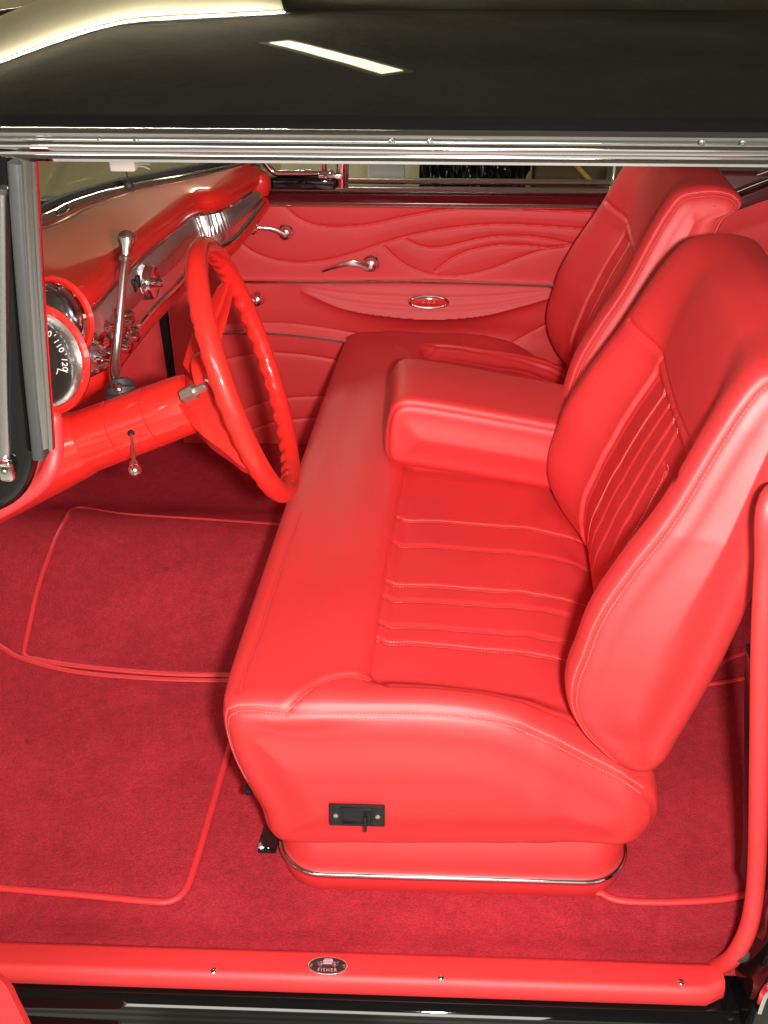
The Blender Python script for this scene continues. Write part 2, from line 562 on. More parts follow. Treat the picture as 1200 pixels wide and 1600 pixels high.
# coach-builder badge on the sill
bc = on_sill(512, 1510); bdg = MB()
a = np.linspace(0, 2 * math.pi, 48, endpoint=False)
BW, BH = 0.0262, 0.0122
for (k0, k1, z0, z1) in ((1, 1, -.001, .0015), (1, .93, .0015, .0022), (.93, .90, .0022, .0016)):
    pass
rings = [(1, 0), (1, .0018), (.95, .0025), (.90, .0019), (.0, .0019)]
V = np.array([[(bc[0] + BW * s_ * math.cos(t), bc[1] + BH * (s_ if s_ > .5 or s_ == 0 else s_) * math.sin(t), bc[2] + h) for t in a] for s_, h in rings])
f = grid_faces(len(rings), 48, False, True, flip=False)
mi = [0 if i < 3 * 48 else 1 for i in range(len(f))]
badge = finish('badge', V.reshape(-1, 3), f, [CHROME, DIAL], car, True, mi)
for sx_ in (-1, 1):
    b = MB(); lathe(b, [(0.0022, 0), (0.0018, .0012), (.0005, .0016)], bc + np.array([sx_ * .0205, 0, .0018]), (0, 0, 1), 10); b.build('rivet', CHROME, badge)
# coach emblem: body, roof, wheels, shafts
em = MB(); e0 = bc + np.array([0, .0025, .0022])


def flat(mb, pts, h, mi=0):
    n = len(pts); V = [(e0[0] + x_, e0[1] + y_, e0[2]) for x_, y_ in pts] + [(e0[0] + x_, e0[1] + y_, e0[2] + h) for x_, y_ in pts]
    mb.add(V, [tuple(range(n, 2 * n))] + [(i, (i + 1) % n, n + (i + 1) % n, n + i) for i in range(n)], mi)


flat(em, [(-.006, -.001), (.005, -.001), (.0065, .002), (.006, .0045), (-.005, .0045), (-.0068, .002)], .0008, 0)
flat(em, [(-.0055, .005), (.0062, .005), (.0045, .0062), (-.004, .0062)], .0008, 0)
flat(em, [(-.003, .0008), (-.0002, .0008), (-.0002, .0036), (-.003, .0036)], .0010, 1)
flat(em, [(.0008, .0008), (.0036, .0008), (.0036, .0036), (.0008, .0036)], .0010, 1)
for wx, wr in ((-.0085, .0034), (.0088, .0034)):
    aa = np.linspace(0, 2 * math.pi, 17)[:-1]
    ring = np.array([[e0[0] + wx + wr * math.cos(t), e0[1] - .001 + wr * math.sin(t), e0[2] + .0004] for t in aa])
    tube(em, ring, .0006, 6, closed=True)
    for t in (0, math.pi / 4, math.pi / 2, 3 * math.pi / 4):
        d = np.array([math.cos(t), math.sin(t), 0]) * wr; c0 = e0 + np.array([wx, -.001, .0004]); tube(em, [c0 - d, c0, c0 + d], .0003, 5)
tube(em, [e0 + np.array([-.0135, .0012, .0005]), e0 + np.array([-.008, .0018, .0005]), e0 + np.array([.009, .001, .0005]), e0 + np.array([.0135, .0022, .0005])], .0005, 6)
em.build('coach_emblem', [CHROME, BLUE], badge)


def text_mesh(name, body, size, M, parent, m_, extrude=0.0004, spacing=1.0):
    cu = bpy.data.curves.new(name, 'FONT'); cu.body = body; cu.size = size; cu.extrude = extrude
    cu.align_x = 'CENTER'; cu.align_y = 'CENTER'; cu.space_character = spacing; cu.resolution_u = 3
    ob = bpy.data.objects.new(name, cu); COL.objects.link(ob)
    dg = bpy.context.evaluated_depsgraph_get(); dg.update()
    me = bpy.data.meshes.new_from_object(ob.evaluated_get(dg))
    V = np.array([v.co[:] for v in me.vertices]); f = [tuple(p.vertices) for p in me.polygons]
    bpy.data.objects.remove(ob); bpy.data.curves.remove(cu); bpy.data.meshes.remove(me)
    V = np.c_[V, np.ones(len(V))] @ np.asarray(M, float).T
    return finish(name, V[:, :3], f, m_, parent, False)


Mb = np.eye(4); Mb[:3, 3] = bc + np.array([0, -.0066, .0022])
text_mesh('lettering', 'FISHER', .0062, Mb, badge, CHROME, spacing=1.35)

# ---- rocker, lock pillar, hinge pillar, all black body
b = MB()
sec = np.array([(0.80, 0.385), (0.735, 0.394), (0.722, 0.392), (0.714, 0.386), (0.708, 0.380), (0.704, 0.372), (0.690, 0.366), (0.664, 0.346), (0.645, 0.325), (0.632, 0.30), (0.628, 0.20), (0.64, 0.13), (0.80, 0.13)])
sx = np.linspace(-1.5, 1.2, 40)
V = np.array([[(x_, a_, b_) for a_, b_ in sec] for x_ in sx])
f = grid_faces(len(sx), len(sec), False, True, flip=True); f += [tuple(range(len(sec))), tuple((len(sx) - 1) * len(sec) + j for j in range(len(sec)))[::-1]]
b.add(V.reshape(-1, 3), f); b.build('rocker_panel', BLACK, car, angle=75)

b = MB()       # lock pillar, curves into the rocker at its foot
pp = smooth_curve([at(1196, 1575, y=.74), at(1222, 1510, y=.75), at(1256, 1440, y=.765), at(1275, 1300, y=.78), at(1285, 1000, y=.80), at(1310, 700, y=.82)], 40)
sweep(b, pp, rrect(.075, .09, .02, 5), up=(0, -1, 0)); lp = b.build('lock_pillar', BLACK, car)
b = MB(); p = at(1160, 1500, y=.745)
lathe(b, [(.011, 0), (.011, .004), (.008, .007), (.003, .008)], p + np.array([0, .01, 0]), (-.4, -1, .4), 16); b.build('bumper_stop', RUBBER, lp)
b = MB(); sweep(b, smooth_curve([at(1185, 1578, y=.70), at(1200, 1545, y=.705), at(1235, 1530, y=.705)], 16), rrect(.006, .012, .002), up=(0, -1, .3)); b.build('striker', CHROME, lp)
b = MB()       # red windlace up the pillar
wl = smooth_curve([at(1100, 1516, y=.80), at(1128, 1508, y=.768), at(1151, 1488, y=.757), at(1172, 1440, y=.765), at(1182, 1360, y=.78), at(1186, 1200, y=.785), at(1190, 1000, y=.79), at(1196, 880, y=.80), at(1197, 810, y=.80), at(1206, 775, y=.81), at(1225, 765, y=.84)], 90)
tube(b, wl, .0105, 14); b.build('windlace', LEATHER, car)
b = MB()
sweep(b, [p_ + np.array([.006, .035, 0]) for p_ in wl[22:62]], rrect(.02, .03, .006), up=(0, -1, 0)); b.build('pillar_gap_shade', SATIN, car)  # black strip stands in for the shadowed gap beside the windlace

# ---- roof
NX, NY = 110, 120
xs = np.linspace(-1.0, 1.1, NX); t = np.linspace(0, 1, NY); ys = 0.868 + 1.36 * (0.5 - 0.5 * np.cos(np.pi * t)) ** 0.9
X, Yg = np.meshgrid(xs, ys, indexing='ij')
crown = 1.484 - 0.62 * np.clip(-0.30 - X, 0, 9) ** 2 * 1.55 - .05 * np.clip(X - .3, 0, 9) ** 2
edge = 1.399 - 0.10 * np.clip(-0.45 - X, 0, 9) ** 1.5
tt = np.abs((Yg - 1.548) / 0.68)
Z = edge + (crown - edge) * (1 - np.clip(tt, 0, 1) ** 2.3)
Z -= 0.014 * sstep(0.972, 1.0, tt)
V = np.stack([X, Yg, Z], 2)
V2 = V.copy(); V2[:, :, 2] -= 0.010
n_ = NX * NY
Vall = np.vstack([V.reshape(-1, 3), V2.reshape(-1, 3)])
f = grid_faces(NX, NY) + [tuple(i + n_ for i in q) for q in grid_faces(NX, NY, flip=True)]
bd = [i * NY for i in range(NX)] + [(NX - 1) * NY + j for j in range(1, NY)] + [i * NY + NY - 1 for i in range(NX - 2, -1, -1)] + [j for j in range(NY - 2, 0, -1)]
for i in range(len(bd)):
    a_, c_ = bd[i], bd[(i + 1) % len(bd)]; f.append((a_, c_, c_ + n_, a_ + n_))
HEADL = mat('headliner_vinyl', (0.55, 0.52, 0.47), 0.7, bump=[(300, .1, .002, 'v')])
roof = finish('roof', Vall, f, BLACK, car, angle=60)

V3 = V[6:-30, 8:-8].copy(); V3[:, :, 2] -= .018
finish('headliner', V3.reshape(-1, 3), grid_faces(V3.shape[0], V3.shape[1], flip=True), HEADL, roof)
b = MB()
sec = np.array([(0.905, 1.390), (0.870, 1.3985), (0.8655, 1.3982), (0.8636, 1.3970), (0.8622, 1.3950), (0.8626, 1.3930), (0.8645, 1.3920), (0.8665, 1.3915), (0.8665, 1.3900), (0.8630, 1.3885), (0.8606, 1.3862), (0.8600, 1.3835), (0.8612, 1.3805), (0.8640, 1.3785), (0.8625, 1.3768), (0.8612, 1.3745), (0.8625, 1.372), (0.872, 1.3705), (0.905, 1.372)])
sx = np.linspace(-.62, .9, 70)
V = np.array([[(x_, a_ + .9 * max(0, -.40 - x_) ** 2, b_ - .25 * max(0, -.40 - x_) ** 2) for a_, b_ in sec] for x_ in sx])
f = grid_faces(len(sx), len(sec), False, True, flip=True); f += [tuple(range(len(sec))), tuple((len(sx) - 1) * len(sec) + j for j in range(len(sec)))[::-1]]
b.add(V.reshape(-1, 3), f)
for px in (612, 672, 1097, 1161, 155, 212):
    p = at(px, 222, y=.8655); lathe(b, [(.003, 0), (.0024, .0012), (.0006, .0018)], p, (0, -1, .15), 10)
b.build('drip_moulding', CHROME, roof, angle=35)

# ---- near windshield pillar (dog-leg) with rubber and chrome
b = MB()
pth = smooth_curve([at(-2, 235, y=.875), at(4, 400, y=.872), at(14, 560, y=.868), at(24, 650, y=.865), at(26, 710, y=.862), at(4, 752, y=.858), at(-60, 775, y=.855), at(-160, 790, y=.855)], 70)
sweep(b, pth, rrect(.046, .04, .014, 6), up=(0, -1, 0)); pil = b.build('windshield_pillar', BLACK, car)
b = MB()
pth = smooth_curve([at(27, 252, y=.850), at(38, 420, y=.849), at(51, 580, y=.848), at(60, 670, y=.846), at(64, 712, y=.845)], 50)
sweep(b, pth, rrect(.012, .022, .004, 4), up=(0, -1, 0)); b.build('weatherstrip', RUBBER, pil)
b = MB()
pth = smooth_curve([at(44, 250, y=.846), at(54, 420, y=.845), at(65, 580, y=.844), at(71, 660, y=.843), at(73, 700, y=.842)], 50)
sweep(b, pth, np.array([(-.0075, -.003), (-.0075, .0015), (-.0062, .0036), (-.0042, .0044), (-.0022, .0036), (-.0012, .0018), (-.0002, .0030), (.0018, .0050), (.0042, .0052), (.0062, .0036), (.0075, .0010), (.0075, -.003)]), up=(0, -1, 0)); b.build('chrome_trim', CHROME, pil, angle=50)
b = MB()
pth = smooth_curve([at(2, 300, y=.846), at(4, 450, y=.846), at(6, 600, y=.846), at(9, 700, y=.846), at(6, 735, y=.846)], 40)
sweep(b, pth, rrect(.012, .016, .004, 4), up=(0, -1, 0)); b.build('vent_channel', BRUSHED, pil)
b = MB(); p = at(10, 735, y=.835); rbox(b, p, .016, .012, .022, .004)
lathe(b, [(.004, 0), (.003, .002), (.001, .003)], p + np.array([.001, -.006, .003]), (0, -1, 0), 10); b.build('hinge_bracket', CHROME, pil)
b = MB()
wl2 = smooth_curve([at(84, 655, y=.905), at(86, 700, y=.90), at(78, 735, y=.89), at(52, 765, y=.885), at(0, 797, y=.88), at(-60, 825, y=.88)], 50)
tube(b, wl2, .009, 12); b.build('windlace', LEATHER, pil)

# ---- far door ---------------------------------------------------------------------------
DY = 2.19
door = finish('passenger_door', *(lambda mb: (mb.v, mb.f))(rbox(MB(), (0.0, DY + .045, .70), 1.12, .06, .58, .01)), DARKPAINT, car)
NX, NZ = 560, 340
xs = np.linspace(-.575, .56, NX); zs = np.linspace(.385, 1.003, NZ)
X, Z = np.meshgrid(xs, zs, indexing='ij')


def dl(pts, n=60): return smooth_curve([at(px, py, y=DY) for px, py in pts], n)


SE = [
    [(436, 312), (445, 320), (471, 341), (508, 351), (573, 349), (639, 335), (713, 324), (807, 325), (900, 329), (960, 333)],
    [(352, 338), (359, 352), (387, 385), (433, 404), (494, 406), (550, 394), (620, 371), (695, 355), (783, 348), (900, 354), (960, 358)],
    [(599, 382), (629, 408), (667, 425), (713, 428), (760, 420), (807, 402), (853, 387), (900, 379), (960, 374)],
    [(634, 371), (657, 382), (695, 383), (751, 370), (797, 366), (844, 369), (895, 379)],
    [(681, 420), (713, 397), (760, 383), (807, 380), (853, 384), (880, 382)],
    [(345, 503), (396, 502), (457, 503), (527, 513), (583, 525), (639, 536), (700, 541)],
    [(300, 575), (349, 560), (410, 549), (471, 551), (527, 560)],
    [(340, 660), (377, 639), (433, 621), (503, 616), (540, 614)],
    [(360, 690), (391, 670), (433, 656), (489, 650), (520, 648)],
    [(770, 555), (783, 546), (807, 530), (844, 509), (880, 490)],
]
SEL = [dl(s_) for s_ in SE]
pts = np.stack([X, np.full_like(X, DY), Z], 2).reshape(-1, 3)
H = np.zeros(len(pts)); puff = np.full(len(pts), 1e9)
for L in SEL:
    d = dist_poly(pts, L); H -= 0.0024 * np.exp(-(d / 0.0024) ** 2); puff = np.minimum(puff, d)
H += 0.0026 * (1 - np.exp(-np.clip(puff, 0, .05) / 0.012))
# lens-shaped pocket: flares out below the chrome strip and steps back under its lip
lip = dl([(470, 452), (485, 457), (536, 476), (601, 486), (676, 491), (751, 486), (807, 474), (863, 460), (880, 455)], 120)
strip_top = at(600, 441, y=DY)[2]
lipz = np.interp(pts[:, 0], lip[:, 0], lip[:, 2], left=9, right=9)
tz = np.clip((strip_top - pts[:, 2]) / np.maximum(strip_top - lipz, 1e-4), 0, 2)
mm = (pts[:, 0] > lip[0, 0]) & (pts[:, 0] < lip[-1, 0]) & (pts[:, 2] < strip_top)
amp = .024 * np.sin(np.pi * np.clip((pts[:, 0] - lip[0, 0]) / (lip[-1, 0] - lip[0, 0]), 0, 1)) ** .7
H += np.where(mm & (tz <= 1), amp * (tz ** 1.3), 0) + np.where(mm & (tz > 1), amp * np.exp(-np.clip((lipz - pts[:, 2]) / .009, 0, 50)), 0)
# folds across the pocket and the hollow beneath it
for q in (.38, .68):
    H += np.where(mm & (tz <= 1), -.0016 * np.exp(-((tz - q) / .08) ** 2) * (amp / .024), 0)
hc = at(700, 520, y=DY)
H -= .014 * np.exp(-((pts[:, 0] - hc[0]) / .17) ** 2 - ((pts[:, 2] - hc[2]) / .03) ** 2)
V = pts.copy(); V[:, 1] -= H + .012
# turned-back rim
Vg = V.reshape(NX, NZ, 3)
rim = [Vg[:, 0].copy(), Vg[:, -1].copy(), Vg[0].copy(), Vg[-1].copy()]
f = grid_faces(NX, NZ, flip=False)
base = len(V); VV = [V]
for r_, idx in zip(rim, ([i * NZ for i in range(NX)], [i * NZ + NZ - 1 for i in range(NX)], list(range(NZ)), [(NX - 1) * NZ + j for j in range(NZ)])):
    rr = r_.copy(); rr[:, 1] = DY + .016; VV.append(rr)
    for i in range(len(idx) - 1): f.append((idx[i], idx[i + 1], base + i + 1, base + i))
    base += len(rr)
panel = finish('door_panel', np.vstack(VV), f, VINYL, door, angle=60)


def strip(name, pts, wd, th, m_, parent, up=(0, -1, 0), n=80, taper=None):
    b = MB(); P = smooth_curve(pts, n)
    sc_ = None
    if taper: sc_ = np.interp(np.linspace(0, 1, n), [0, taper, 1 - taper, 1], [.25, 1, 1, .25])
    sweep(b, P, np.array([(-wd / 2, -th), (-wd / 2, 0), (-wd * .3, th * .7), (0, th), (wd * .3, th * .7), (wd / 2, 0), (wd / 2, -th)]), up=up, scale=sc_)
    return b.build(name, m_, parent, angle=60)


PY = DY - .022
strip('chrome_strip', [at(345, 441, y=PY), at(375, 440, y=PY), at(500, 441, y=PY), at(640, 440, y=PY), at(760, 443, y=PY), at(862, 447, y=PY), at(940, 451, y=PY)], .010, .008, SOFTCHROME, door)
strip('chrome_strip', [at(300, 523, y=PY), at(340, 521, y=PY), at(415, 521, y=PY), at(480, 526, y=PY), at(559, 537, y=PY), at(580, 541, y=PY)], .009, .007, SOFTCHROME, door)
# oval emblem on the pocket
b = MB(); c = at(670, 472, y=DY - .038)
aa = np.linspace(0, 2 * math.pi, 40, endpoint=False)
ring = np.array([c + np.array([.043 * math.cos(t), -.001, .0135 * math.sin(t) - 0 * abs(math.cos(t))]) for t in aa])
tube(b, ring, .0032, 8, closed=True)
V = [c + np.array([.041 * s_ * math.cos(t), -.002 - .003 * (1 - s_ ** 2), .012 * s_ * math.sin(t)]) for s_ in (1, .7, .35, .02) for t in aa]
b.add(V, grid_faces(4, 40, False, True), 1)
for dx in (-.012, 0.0, .012): tube(b, [c + np.array([dx - .004, -.006, -.004]), c + np.array([dx, -.006, .0045]), c + np.array([dx + .004, -.006, -.004])], .0012, 6)
b.build('door_emblem', [CHROME, PAINT], door)


def boss(mb, c, r):
    lathe(mb, [(r * 1.25, 0), (r * 1.25, .004), (r, .008), (r, .018), (r * .8, .024), (r * .3, .027)], c, (0, -1, 0), 22)


b = MB(); c = at(447, 362, y=PY); boss(b, c, .014)
a0 = c + np.array([0, -.024, 0]); a1 = at(397, 356, y=PY - .034)
sweep(b, smooth_curve([a0, a0 * .6 + a1 * .4 + np.array([0, 0, .006]), a1], 14), rrect(.010, .007, .003), up=(0, -1, 0), scale=np.linspace(1.3, .8, 14))
lathe(b, [(.005, 0), (.009, .006), (.010, .016), (.008, .024), (.003, .027)], a1, (0, -1, 0), 14); b.build('window_crank', SOFTCHROME, door)
b = MB(); c = at(580, 411, y=PY); boss(b, c, .015)
a0 = c + np.array([-.004, -.022, -.004]); a1 = at(504, 424, y=PY - .018)
sweep(b, smooth_curve([a0, at(555, 411, y=PY - .03), at(530, 415, y=PY - .03), a1], 18), rrect(.016, .008, .003), up=(0, -1, 0), scale=np.linspace(1.1, .35, 18)); b.build('door_handle', SOFTCHROME, door)
b = MB(); c = at(403, 466, y=PY); boss(b, c, .013); b.build('window_crank_knob', SOFTCHROME, door)

# belt rail, window channel, vent window, lock pin
b = MB()
sweep(b, [np.array([-.345, DY, 1.0]), np.array([0, DY, 1.0]), np.array([.56, DY, 1.0])], np.array([(-.012, -.02), (-.012, .02), (-.004, .027), (.010, .024), (.018, .012), (.022, -.02)]), up=(0, -1, 0)); b.build('belt_rail', DARKPAINT, door, angle=40)
strip('belt_moulding', [np.array([-.345, DY - .003, 1.018]), np.array([0, DY - .003, 1.018]), np.array([.56, DY - .003, 1.018])], .014, .009, SOFTCHROME, door)
strip('belt_edge', [np.array([-.345, DY - .026, .992]), np.array([0, DY - .026, .992]), np.array([.56, DY - .026, .992])], .008, .005, SOFTCHROME, door)
strip('window_channel', [np.array([-.18, DY + .02, 1.031]), np.array([.1, DY + .02, 1.031]), np.array([.56, DY + .02, 1.031])], .012, .007, SOFTCHROME, door)
b = MB()
rbox(b, (-.262, DY + .004, 1.028), .165, .03, .03, .006, 0); b.build('vent_base', BLACK, door)
b = MB()
P = smooth_curve([np.array([-.335, DY + .005, 1.22]), np.array([-.338, DY + .005, 1.10]), np.array([-.318, DY + .005, 1.055]), np.array([-.28, DY + .005, 1.05]), np.array([-.19, DY + .005, 1.052])], 40)
tube(b, P, .007, 10)
tube(b, [np.array([-.168, DY + .005, 1.02]), np.array([-.165, DY + .005, 1.1]), np.array([-.162, DY + .005, 1.36])], .014, 12)
tube(b, [np.array([-.205, DY + .005, 1.052]), np.array([-.206, DY + .005, 1.14]), np.array([-.21, DY + .005, 1.36])], .006, 10)
b.build('vent_window_frame', CHROME, door)
b = MB(); rbox(b, (-.19, DY - .008, 1.048), .055, .012, .012, .003); lathe(b, [(.005, 0), (.005, .006), (.002, .008)], (-.2, DY - .012, 1.049), (0, -1, 0), 12); b.build('vent_latch', CHROME, door)
b = MB(); c = at(956, 295, y=DY)
lathe(b, [(.0035, 0), (.0035, .02), (.006, .024), (.0055, .03), (.0035, .034), (.0035, .075), (.002, .08)], c - np.array([0, 0, .02]), (0, 0, 1), 12); b.build('lock_pin', CHROME, door)

# rear quarter trim behind the door
NX, NZ = 120, 140
xs = np.linspace(.575, 1.2, NX); zs = np.linspace(.385, 1.0, NZ); X, Z = np.meshgrid(xs, zs, indexing='ij')
topz = np.interp(xs, [.575, .635, .66, .72, .80, 1.2], [.985, .985, .975, 1.0, 1.03, 1.05])
Z = .385 + (Z - .385) / (1.0 - .385) * (topz[:, None] - .385)
pts = np.stack([X, np.full_like(X, DY - .008), Z], 2).reshape(-1, 3); H = np.zeros(len(pts)); puff = np.full(len(pts), 1e9)
for s_ in ([(1120, 380), (1150, 360), (1200, 345), (1260, 335)], [(1120, 425), (1165, 400), (1210, 392), (1260, 390)], [(1110, 420), (1140, 440), (1200, 470)]):
    d = dist_poly(pts, dl(s_)); H -= .004 * np.exp(-(d / .003) ** 2); puff = np.minimum(puff, d)
H += .005 * (1 - np.exp(-np.clip(puff, 0, .05) / .012)); pts[:, 1] -= H
qp = finish('quarter_panel', pts, grid_faces(NX, NZ), VINYL, car)
b = MB()
P = [np.array([x_, DY - .002, z_ + .012]) for x_, z_ in ((.565, .985), (.60, .985), (.64, .982), (.662, .978), (.70, .995), (.76, 1.02), (.9, 1.045), (1.2, 1.06))]
sweep(b, resample(P, 60), np.array([(-.012, -.02), (-.012, .018), (0, .022), (.012, .014), (.016, -.02)]), up=(0, -1, 0)); b.build('belt_rail', DARKPAINT, qp)
b = MB(); P = [p_ + np.array([0, .008, .022]) for p_ in P]; tube(b, resample(P, 60), .006, 10); P = [p_ + np.array([0, .01, .016]) for p_ in P]; tube(b, resample(P, 60), .005, 10); b.build('belt_moulding', CHROME, qp)
b = MB(); b.add(*(lambda q: (q.v, q.f))(rbox(MB(), (.9, DY + .035, .72), .62, .05, .68, .01))); b.build('quarter_shell', DARKPAINT, qp)

# kick panel ahead of the door, dark gap between
NX, NZ = 60, 60
xs = np.linspace(-1.3, -.60, NX); zs = np.linspace(.385, .97, NZ); X, Z = np.meshgrid(xs, zs, indexing='ij')
finish('kick_panel', np.stack([X, DY + .002 + .01 * sstep(-.66, -.61, X), Z], 2).reshape(-1, 3), grid_faces(NX, NZ), VINYL, car)
b = MB(); rbox(b, (-.75, DY + .06, .68), .9, .05, .60, .01); b.build('firewall_side', SATIN, car)
b = MB(); sweep(b, smooth_curve([np.array([-.597, DY + .012, .99]), np.array([-.593, DY + .01, .75]), np.array([-.585, DY + .01, .39])], 20), rrect(.024, .02, .006), up=(0, -1, 0)); b.build('door_gap_shade', SATIN, car)  # black strip put in as the shade of the gap before the door

# ---- dash --------------------------------------------------------------------------------
TOPZ = 1.03
tp = [at(px, py, z=TOPZ) for px, py in ((392, 317), (350, 325), (305, 336), (270, 360), (220, 401), (175, 445), (132, 488))]
tp += [np.array([-.545, 1.33, TOPZ]), np.array([-.545, 1.22, TOPZ]), np.array([-.555, 1.14, TOPZ]), np.array([-.57, 1.06, TOPZ])]
tp = np.array(tp); tp[0] = (-.345, 2.165, TOPZ)
ND = 150
T_ = smooth_curve(tp, ND)
drop = np.interp(np.linspace(0, 1, ND), [0, .06, .2, .36, 1], [.022, .035, .068, .085, .085])
# windshield base line (plan)
wb = np.array([at(370, 266, z=1.06), at(280, 284, z=1.06), at(190, 302, z=1.06), at(110, 327, z=1.06), at(55, 352, z=1.06)])
wb = np.vstack([[-.345, 2.235, 1.06], wb, [[-.80, 1.55, 1.06], [-.84, 1.3, 1.06], [-.80, 1.08, 1.06], [-.66, .93, 1.06]]])
W_ = smooth_curve(wb, ND)
TT = np.gradient(T_, axis=0); TT /= np.linalg.norm(TT, axis=1)[:, None]
OUT = np.cross(TT, [0, 0, 1.]); OUT /= np.linalg.norm(OUT, axis=1)[:, None]
if OUT[60, 0] < 0: OUT = -OUT
Zc = np.array([0, 0, 1.])
rows = []
for i in range(ND):
    p, o_, dn = T_[i], OUT[i], drop[i]
    lowp = p - Zc * dn + o_ * .012
    r_ = [lowp - Zc * .075 - o_ * .05, lowp - Zc * .045 - o_ * .012, lowp - Zc * .030 + o_ * .006, lowp - Zc * .016 + o_ * .012, lowp - Zc * .004 + o_ * .010, lowp + o_ * .0,
          p + o_ * .0, p + o_ * .007 + Zc * .003, p + o_ * .012 + Zc * .012, p + o_ * .012 + Zc * .024, p + o_ * .008 + Zc * .035, p - o_ * .014 + Zc * .041]
    a_ = r_[-1]; q = W_[i]
    for s_ in np.linspace(.12, 1, 9):
        z_ = a_[2] + (q[2] - a_[2]) * s_ + .010 * math.sin(math.pi * s_)
        r_.append(np.array([a_[0] + (q[0] - a_[0]) * s_, a_[1] + (q[1] - a_[1]) * s_, z_]))
    rows.append(r_)
Vd = np.array(rows)
f = grid_faces(ND, Vd.shape[1], flip=True)
f += [tuple(range(Vd.shape[1])), tuple((ND - 1) * Vd.shape[1] + j for j in range(Vd.shape[1]))[::-1]]
dash = finish('dashboard', Vd.reshape(-1, 3), f, PAINT, car, angle=70)
# end block of the dash beside the door
b = MB(); rbox(b, (-.36, 2.165, 1.035), .085, .05, .055, .018); b.build('dash_end_cap', PAINT, dash)
# chrome insert with fine vertical ribs
ii = np.linspace(0.02, .78, 520) * (ND - 1); i0 = ii.astype(int); fr = (ii - i0)[:, None]
Tc = T_[i0] * (1 - fr) + T_[np.minimum(i0 + 1, ND - 1)] * fr; Oc = OUT[i0]; dc = np.interp(ii, np.arange(ND), drop)
mb = MB(); rws = []
for k in range(len(ii)):
    rib = .0011 * math.sin(k * math.pi * .5)
    rws.append([Tc[k] - Zc * (dc[k] * u_) + Oc[k] * (.0035 + (rib if .06 < u_ < .62 else 0) + .004 * math.sin(math.pi * u_) + .016 * u_) for u_ in (.0, .06, .065, .3, .6, .625, .64, .8, .92, 1.0)])
mb.add(np.array(rws).reshape(-1, 3), grid_faces(len(ii), 10, flip=True))
mb.build('chrome_panel', BRUSHED, dash)
mb = MB(); sweep(mb, Tc - Zc * dc[:, None] + Oc * .021, circ(.0042, 8), up=(0, 0, 1)); sweep(mb, Tc + Oc * .005, circ(.003, 8), up=(0, 0, 1)); mb.build('chrome_edge', CHROME, dash)


def dpt(k, u_, out=.006):
    return Tc[k] - Zc * dc[k] * u_ + Oc[k] * (out + .016 * u_)


# radio / clock boss and push knobs on the insert
kk = int(np.argmin(np.abs(Tc[:, 1] - 1.65)))
b = MB(); ax_ = np.array([np.cross(Oc[kk], Zc), Oc[kk], Zc]); c = dpt(kk, .42, .010)
lathe(b, [(.030, 0), (.030, .008), (.026, .013), (.020, .010), (.004, .010)], c, Oc[kk], 28)
lathe(b, [(.008, .010), (.008, .024), (.004, .028)], c, Oc[kk], 16); b.build('dash_clock', CHROME, dash)
for yv in (1.40, 1.445, 1.49):
    k = int(np.argmin(np.abs(Tc[:, 1] - yv)))
    for u_ in (.45, .78):
        b = MB(); lathe(b, [(.011, 0), (.011, .004), (.007, .008), (.007, .016), (.013, .020), (.013, .029), (.005, .033)], dpt(k, u_, .004), Oc[k], 16); b.build('dash_knob', CHROME, dash)
for yv, u_ in ((1.60, .30), (1.62, .30)):
    k = int(np.argmin(np.abs(Tc[:, 1] - yv))); b = MB(); rbox(b, dpt(k, u_, .006), .014, .006, .022, .002, ax=np.array([np.cross(Oc[k], Zc), Oc[k], Zc])); b.build('radio_button', SATIN, dash)
# heater control boss beneath the insert
b = MB(); c = at(270, 435, y=1.95)
for q in ((0, 0, 0), (.02, .0, .012), (.012, 0, -.016), (-.012, .01, .008)):
    lathe(b, [(.008, 0), (.008, .012), (.005, .016), (.009, .02), (.008, .03), (.003, .032)], c + np.array(q) + np.array([-.02, 0, 0]), (1, -.3, .1), 14)
b.build('heater_knobs', CHROME, dash)
b = MB(); rbox(b, at(255, 452, y=1.95) + np.array([-.05, .02, 0]), .08, .12, .05, .01); b.build('heater_housing', DARKPAINT, dash)

# instrument pod with speedometer, and the smaller gauge beyond it
pn = np.array([.80, -.42, .38]); pn /= np.linalg.norm(pn)


def pod(name, c, r, depth, hood):
    b = MB()
    lathe(b, [(r * .80, -depth), (r * 1.02, -depth * .9), (r * 1.16, -depth * .35), (r * 1.18, .004), (r * 1.15, .014), (r * 1.08, .018), (r * 1.0, .014), (r * .98, .0), (r * .97, -.02)], c, pn, 48, cap=False)
    return b.build(name, PAINT, car)


